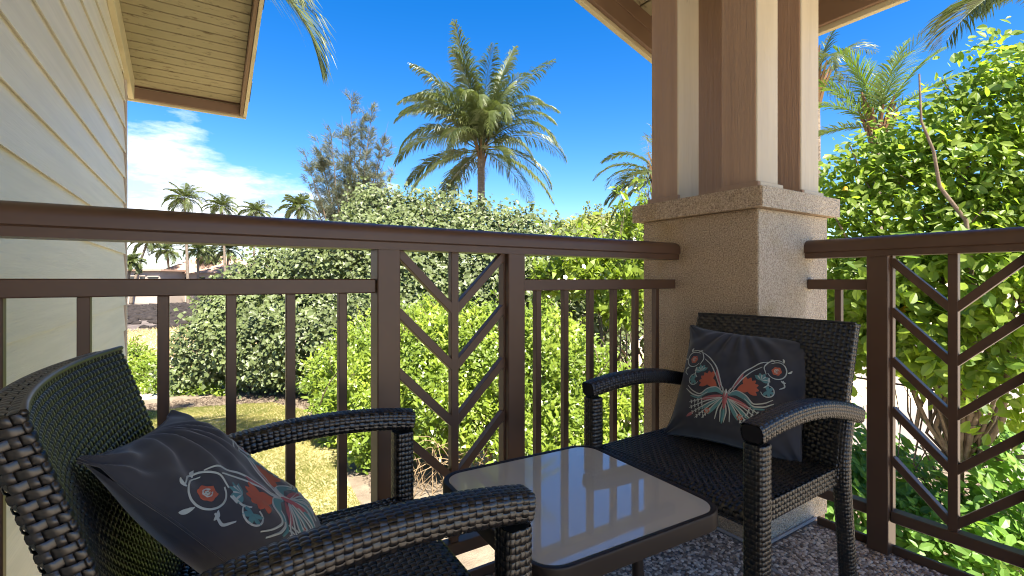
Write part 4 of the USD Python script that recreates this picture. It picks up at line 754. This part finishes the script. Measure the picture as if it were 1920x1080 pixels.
    # arms and legs
    for sgn in (-1, 1):
        xa = sgn * (CW / 2 - .026)
        yy = np.linspace(.262, -.262, 17); q = (.262 - yy) / .524; zz = AH - .0225 + .024 * np.sin(np.pi * np.clip(q * .98, 0, 1)) ** .9 - .042 * q ** 2
        P = np.stack([xa + 0 * yy, yy, zz], 1); woven_tube('arm', t, P, .0248, .0215, [1, 0, 0], .0106, .0100)
        P = np.array([[xa, .2395, 0.004], [xa, .2395, .15], [xa, .2395, .30], [xa, .2395, .45], [xa, .2395, AH - .047]])
        woven_tube('leg', t, P, .023, .022, [1, 0, 0], .0106, .0100); obj('foot_glide', box(xa - .016, xa + .016, .2235, .2555, 0.0032, .010, .002), 'black_rubber', t)
        zb = np.linspace(0.004, .585, 12); yb = -.245 + .052 * np.clip(zb / .40, 0, 1) ** 1.2 - .040 * np.clip((zb - .42) / .17, 0, 1) ** 1.5
        P = np.stack([xa - sgn * .006 + 0 * zb, yb, zb], 1); woven_tube('leg', t, P, .0185, .019, [1, 0, 0], .0106, .0100); obj('foot_glide', box(xa - sgn * .006 - .014, xa - sgn * .006 + .014, -.259, -.231, 0.0032, .010, .002), 'black_rubber', t)
    return t
make_chair('black wicker armchair at lower left with its back to the siding, nearest the viewer', .150, .848, 268.2)
make_chair('black wicker armchair at right standing in front of the stucco pier', 1.245, .850, 91.7)

# ------------------------------------------------------------------ glass side table
def rrect(s, r, n=10):
    h = s / 2; pts = []
    for cx, cy, a0 in ((h - r, h - r, 0), (-h + r, h - r, 90), (-h + r, -h + r, 180), (h - r, -h + r, 270)):
        for a in np.radians(np.linspace(a0, a0 + 90, n)): pts.append((cx + r * math.cos(a), cy + r * math.sin(a)))
    return np.array(pts)
TH, TS = .455, .462
tb = thing('side_table', 'low square side table with glass top and dark metal rim between the chairs', 'table', (.690, .828, 0), -2.8)
def ringmesh(prof, r=.062):
    """Sweep a closed (inset, z) profile round the table outline."""
    loops = [np.c_[rrect(TS - 2 * i, max(.012, r - i)), np.full(40, z)] for i, z in prof]; V = np.vstack(loops); F = []; n = 40; m_ = len(prof)
    for a in range(m_):
        b = (a + 1) % m_
        for k in range(n): F.append([a * n + k, b * n + k, b * n + (k + 1) % n, a * n + (k + 1) % n])
    return V, np.array(F)[:, ::-1]
obj('rim', ringmesh([(0, TH - .034), (0, TH - .004), (.002, TH - .0008), (.006, TH), (.012, TH - .0015), (.0135, TH - .005), (.0135, TH - .0075), (.024, TH - .0085), (.024, TH - .012), (.004, TH - .012), (.004, TH - .034)]), 'table_metal', tb, smooth=40)
P = rrect(TS - .028, .048); gl = extrude(P, TH - .0068, TH - .0022, 'z')
obj('glass_top', gl, 'table_glass', tb, smooth=30)
obj('glass_border', ringmesh([(.0250, TH - .0125), (.0250, TH - .0105), (.036, TH - .0105), (.036, TH - .0125)]), 'table_metal', tb, smooth=30)
for sx in (-1, 1):
    for sy in (-1, 1):
        a = np.array([sx * (TS / 2 - .135), sy * (TS / 2 - .135), TH - .012]); b = np.array([sx * (TS / 2 - .12), sy * (TS / 2 - .12), .006]); u = np.linspace(0, 1, 8)[:, None]
        obj('leg', tube(a + (b - a) * u, .0125, 10), 'table_metal', tb, smooth=40); obj('foot_cap', tube(np.array([b + [0, 0, .012], b + [0, 0, -.003]]), .0145, 10), 'black_rubber', tb, smooth=40)
h = TS / 2 - .128
for a, b in (((-h, -h), (h, h)), ((-h, h), (h, -h))):
    z = .20 if a[1] < 0 else .218; obj('cross_brace', tube(np.array([[a[0] * 1.03, a[1] * 1.03, z], [0, 0, z], [b[0] * 1.03, b[1] * 1.03, z]]), .006, 8), 'table_metal', tb, smooth=40)

# ------------------------------------------------------------------ cushions with embroidered butterflies
def cushion(label, centre, nrm, roll, size, seed, fluff=.062, slump=0.0):
    """Square cushion; its front faces nrm, its top edge is turned by roll."""
    nrm = unit(np.asarray(nrm, float)); rt = unit(np.cross([0, 0, 1.0], nrm)); up = np.cross(nrm, rt)
    r2, u2 = rt * math.cos(roll) + up * math.sin(roll), up * math.cos(roll) - rt * math.sin(roll)
    c0 = np.asarray(centre, float); foot = np.array([c0[0], c0[1], SH]); h = size / 2; off = seed * 3.7
    def surf(u, v, lift=0.0, side=1):
        u, v = np.broadcast_arrays(np.asarray(u, float), np.asarray(v, float)); e = np.clip((1 - np.abs(u) ** 2.3) * (1 - np.abs(v) ** 2.3), 0, 1)
        k = np.stack([u * 1.5 + off, v * 1.5, 0 * u], -1); T = fluff * e ** .52 * (0.9 + .25 * meshkit.noise(k, seed))
        # creases fanning from the top edge and the corners, soft dents elsewhere
        ang = np.arctan2(v - 1.25, u + .15); cr = .0085 * np.sin(ang * 19 + seed) * np.exp(-((v - .75) / .45) ** 2) * e ** .5
        cn = .0050 * np.sin(np.arctan2(1.05 - np.abs(v), 1.05 - np.abs(u)) * 10 + seed) * np.exp(-(np.hypot(1 - np.abs(u), 1 - np.abs(v)) / .40) ** 2)
        dn = .021 * (meshkit.fbm(np.stack([u * 2.2 + off, v * 2.2 + 3, 0 * u + side], -1), 3, seed) - .5) * e ** .4
        ear = 1 + .045 * (np.abs(u) * np.abs(v)) ** 5
        x = ear * u * (1 - .055 * (1 - v * v) * np.abs(u) ** 2) * h; y = ear * v * (1 - .055 * (1 - u * u) * np.abs(v) ** 2) * h - slump * (1 - v) * .5 * h * .25
        return (c0 - foot) + x[..., None] * r2 + y[..., None] * u2 + (side * T + (cr + cn + dn) * (side > 0) + side * lift)[..., None] * nrm
    t = thing('cushion', label, 'cushion', foot); n = 90; g = np.sin(np.linspace(-1, 1, n) * np.pi / 2 * .999) * .55 + np.linspace(-1, 1, n) * .45; U, V = np.meshgrid(g, g)
    parts = []
    for side in (1, -1):
        P = surf(U, V, 0, side).reshape(-1, 3); i, j = np.meshgrid(np.arange(n - 1), np.arange(n - 1), indexing='ij'); a = (i * n + j).ravel(); F = np.stack([a, a + 1, a + n + 1, a + n], 1)
        parts.append((P, F if side > 0 else F[:, ::-1]))
    obj('cover', cat(parts), 'cushion_cloth', t, smooth=True)
    e = np.linspace(-1, 1, 40); loop = np.concatenate([np.c_[e, -np.ones(40)], np.c_[np.ones(40), e][1:], np.c_[e[::-1], np.ones(40)][1:], np.c_[-np.ones(40), e[::-1]][1:]])
    obj('piping', tube(surf(loop[:, 0] * .999, loop[:, 1] * .999), .0019, 5), 'cushion_cloth', t, smooth=True)
    # butterfly, in units of the half side, centred a little low
    O = np.array([-.10, -.26]); Sc = .95
    col = {k: [] for k in ('orange', 'teal', 'pale', 'pink')}; motifs = []
    def q2(p): return O + Sc * np.asarray(p, float)
    def petal(cl, pts, w, lift=.0016):
        w = w * 1.12
        """Leaf shape along a polyline, widest in the middle."""
        p = np.asarray(pts, float); s = np.linspace(0, 1, 11); L = np.linspace(0, 1, len(p)); p = np.stack([np.interp(s, L, p[:, 0]), np.interp(s, L, p[:, 1])], 1)
        if len(pts) > 2: p[1:-1] = (p[:-2] + 2 * p[1:-1] + p[2:]) / 4
        d = unit(np.gradient(p, axis=0)); nn = np.c_[-d[:, 1], d[:, 0]]; ww = (w * np.sin(np.pi * (s * .94 + .04)) ** .8)[:, None] / 2
        rows = [surf(*q2(p + nn * ww * k).T, lift * z) for k, z in ((-1, .3), (0, 1.0), (1, .3))]; Vv = np.stack(rows, 1).reshape(-1, 3); i = np.arange(10)[:, None] * 3; c = np.arange(2)[None]
        col[cl].append((Vv, np.stack([i + c, i + c + 1, i + 3 + c + 1, i + 3 + c], -1).reshape(-1, 4)[:, ::-1]))
    def line(cl, pts, w=.014, taper=.5, lift=.0019):
        w = w * 1.4
        p = np.asarray(pts, float); k = max(8, 5 * len(p)); s = np.linspace(0, 1, k); L = np.linspace(0, 1, len(p)); p = np.stack([np.interp(s, L, p[:, 0]), np.interp(s, L, p[:, 1])], 1)
        for _ in range(3): p[1:-1] = (p[:-2] + 2 * p[1:-1] + p[2:]) / 4
        d = unit(np.gradient(p, axis=0)); nn = np.c_[-d[:, 1], d[:, 0]]; ww = (w * (1 - taper * np.abs(2 * s - 1) ** 2))[:, None] / 2
        rows = [surf(*q2(p + nn * ww * kk).T, lift * z) for kk, z in ((-1, .25), (0, 1.0), (1, .25))]; Vv = np.stack(rows, 1).reshape(-1, 3); i = np.arange(k - 1)[:, None] * 3; c = np.arange(2)[None]
        col[cl].append((Vv, np.stack([i + c, i + c + 1, i + 3 + c + 1, i + 3 + c], -1).reshape(-1, 4)[:, ::-1]))
    def arc(cx, cy, r, a0, a1, n=12, k=1.0): a = np.radians(np.linspace(a0, a1, n)); rr = r * np.linspace(1, k, n); return np.c_[cx + rr * np.cos(a), cy + rr * np.sin(a)]
    def rose(cx, cy, r):
        for a in np.arange(0, 360, 60): ca, sa = math.cos(math.radians(a)), math.sin(math.radians(a)); petal('orange', [(cx + ca * r * .15, cy + sa * r * .15), (cx + ca * r * .6, cy + sa * r * .6), (cx + ca * r, cy + sa * r)], r * .85)
        motifs.append(('embroidered_flower', 'orange', col['orange'][-6:])); col['orange'] = []
        line('pale', arc(cx, cy, r * .45, 0, 320), r * .14, .3, .0028); line('pale', arc(cx, cy, r * .2, 0, 330, 8), r * .14, .3, .003)
    def tulip(cl, cx, cy, r, ang, k=5, spread=110):
        for a in np.linspace(-spread / 2, spread / 2, k): b = math.radians(ang + a); petal(cl, [(cx, cy), (cx + r * .55 * math.cos(b), cy + r * .55 * math.sin(b)), (cx + r * math.cos(b), cy + r * math.sin(b))], r * .40)
    for sg in (-1, 1):
        M = lambda pts: [(sg * x, y) for x, y in np.asarray(pts, float)]
        A = (lambda a: a) if sg > 0 else (lambda a: 180 - a)
        rose(sg * .70, .60, .080)                                            # wing tip flower in a curling vine
        line('pale', M(arc(.70, .60, .14, -150, 130, 14, 1.15)), .014); line('pale', M([(.56, .50), (.50, .62), (.56, .76), (.68, .80), (.80, .76)]), .014); line('pale', M([(.82, .46), (.86, .36), (.78, .30)]), .016); line('pale', M([(.60, .44), (.62, .32), (.56, .26)]), .018)
        for a in (-120, -60, 0, 60, 110): b = math.radians(a); petal('pale', M([(.70 + .17 * math.cos(b), .60 + .17 * math.sin(b)), (.70 + .21 * math.cos(b + .1), .60 + .21 * math.sin(b + .1)), (.70 + .235 * math.cos(b + .25), .60 + .235 * math.sin(b + .25))]), .028)
        tulip('orange', sg * .30, .20, .20, A(38), 6, 130); petal('orange', M([(.17, .13), (.28, .20), (.40, .22)]), .13); motifs.append(('embroidered_flower', 'orange', col['orange'])); col['orange'] = []   # flame flower
        tulip('teal', sg * .50, .38, .13, A(70), 5, 150); tulip('teal', sg * .62, .22, .11, A(-10), 5, 220); line('pale', M(arc(.62, .22, .10, -160, 100)), .014)
        tulip('pale', sg * .50, .38, .10, A(70), 4, 120)
        petal('teal', M([(.03, .02), (.16, .10), (.30, .05), (.42, -.06)]), .085); line('pale', M([(.03, .04), (.16, .14), (.32, .08), (.44, -.05), (.62, .02), (.72, .10)]), .016)
        line('pale', M([(.30, .02), (.44, -.08), (.60, -.05), (.74, .04)]), .018); line('teal', M([(.34, -.02), (.46, -.11), (.62, -.08)]), .022)
        petal('pink', M([(.05, .0), (.22, -.06), (.42, -.13)]), .065); petal('pink', M([(.10, .14), (.17, .30), (.22, .44)]), .055); line('pale', M([(.04, .05), (.14, .30), (.24, .50), (.40, .66), (.54, .74)]), .016); line('pale', M([(.06, .03), (.2, .32), (.34, .52), (.48, .62)]), .013)
        for k, (ex, ey) in enumerate(((.62, -.20), (.60, -.30), (.56, -.40), (.46, -.46), (.34, -.44))):
            line('pale', M([(.04, -.03), (ex * .5, ey * .42), (ex, ey)]), .014)
            for s in (.62, .72, .82, .92):
                petal('pale', M([(ex * s, ey * s), (ex * s + .025, ey * s + .028)]), .022); petal('pale', M([(ex * s, ey * s), (ex * s + .005, ey * s - .038)]), .022)
        petal('pink', M([(.50, -.36), (.62, -.46)]), .05); petal('teal', M([(.04, -.05), (.16, -.22), (.24, -.36)]), .06); petal('teal', M([(.05, -.04), (.26, -.2), (.40, -.30)]), .045)
        rose(sg * .27, -.30, .055)
        line('pale', M([(.02, -.04), (.10, -.22), (.12, -.42)]), .015); line('pale', M([(.02, .05), (.06, .14), (.13, .20)]), .010)
        line('pale', M([(.01, -.08), (.05, -.26), (.03, -.45)]), .016)
    petal('pink', [(0, .08), (0, 0), (0, -.24)], .075, .004); petal('teal', [(0, -.16), (.0, -.32), (0, -.48)], .055, .003); petal('pale', [(0, .12), (0, .06), (0, -.02)], .04, .005)
    names = {'orange': 'orange_embroidery', 'teal': 'teal_embroidery', 'pale': 'pale_embroidery', 'pink': 'pink_embroidery'}
    for nm, k, v in motifs + [('embroidered_petal', 'pink', [v]) for v in col['pink']]: obj(nm, cat(v), 'thread_' + k, t, smooth=True)
    for k in ('teal', 'pale'): obj(names[k], cat(col[k]), 'thread_' + k, t, smooth=True, kind='stuff')
    return t
cy = -.328; til = .50
nR = np.array([-math.cos(cy) * math.cos(til), math.sin(cy) * math.cos(til), math.sin(til)])
cushion('charcoal cushion with a butterfly leaning in the right armchair', (1.425, .890, .578), nR, -.06, .378, 3)
cy = -.084; til = .76
nL = np.array([math.cos(cy) * math.cos(til), math.sin(cy) * math.cos(til), math.sin(til)])
cushion('charcoal cushion with a butterfly leaning in the left armchair', (.045, .888, .555), nL, -.148, .37, 8)
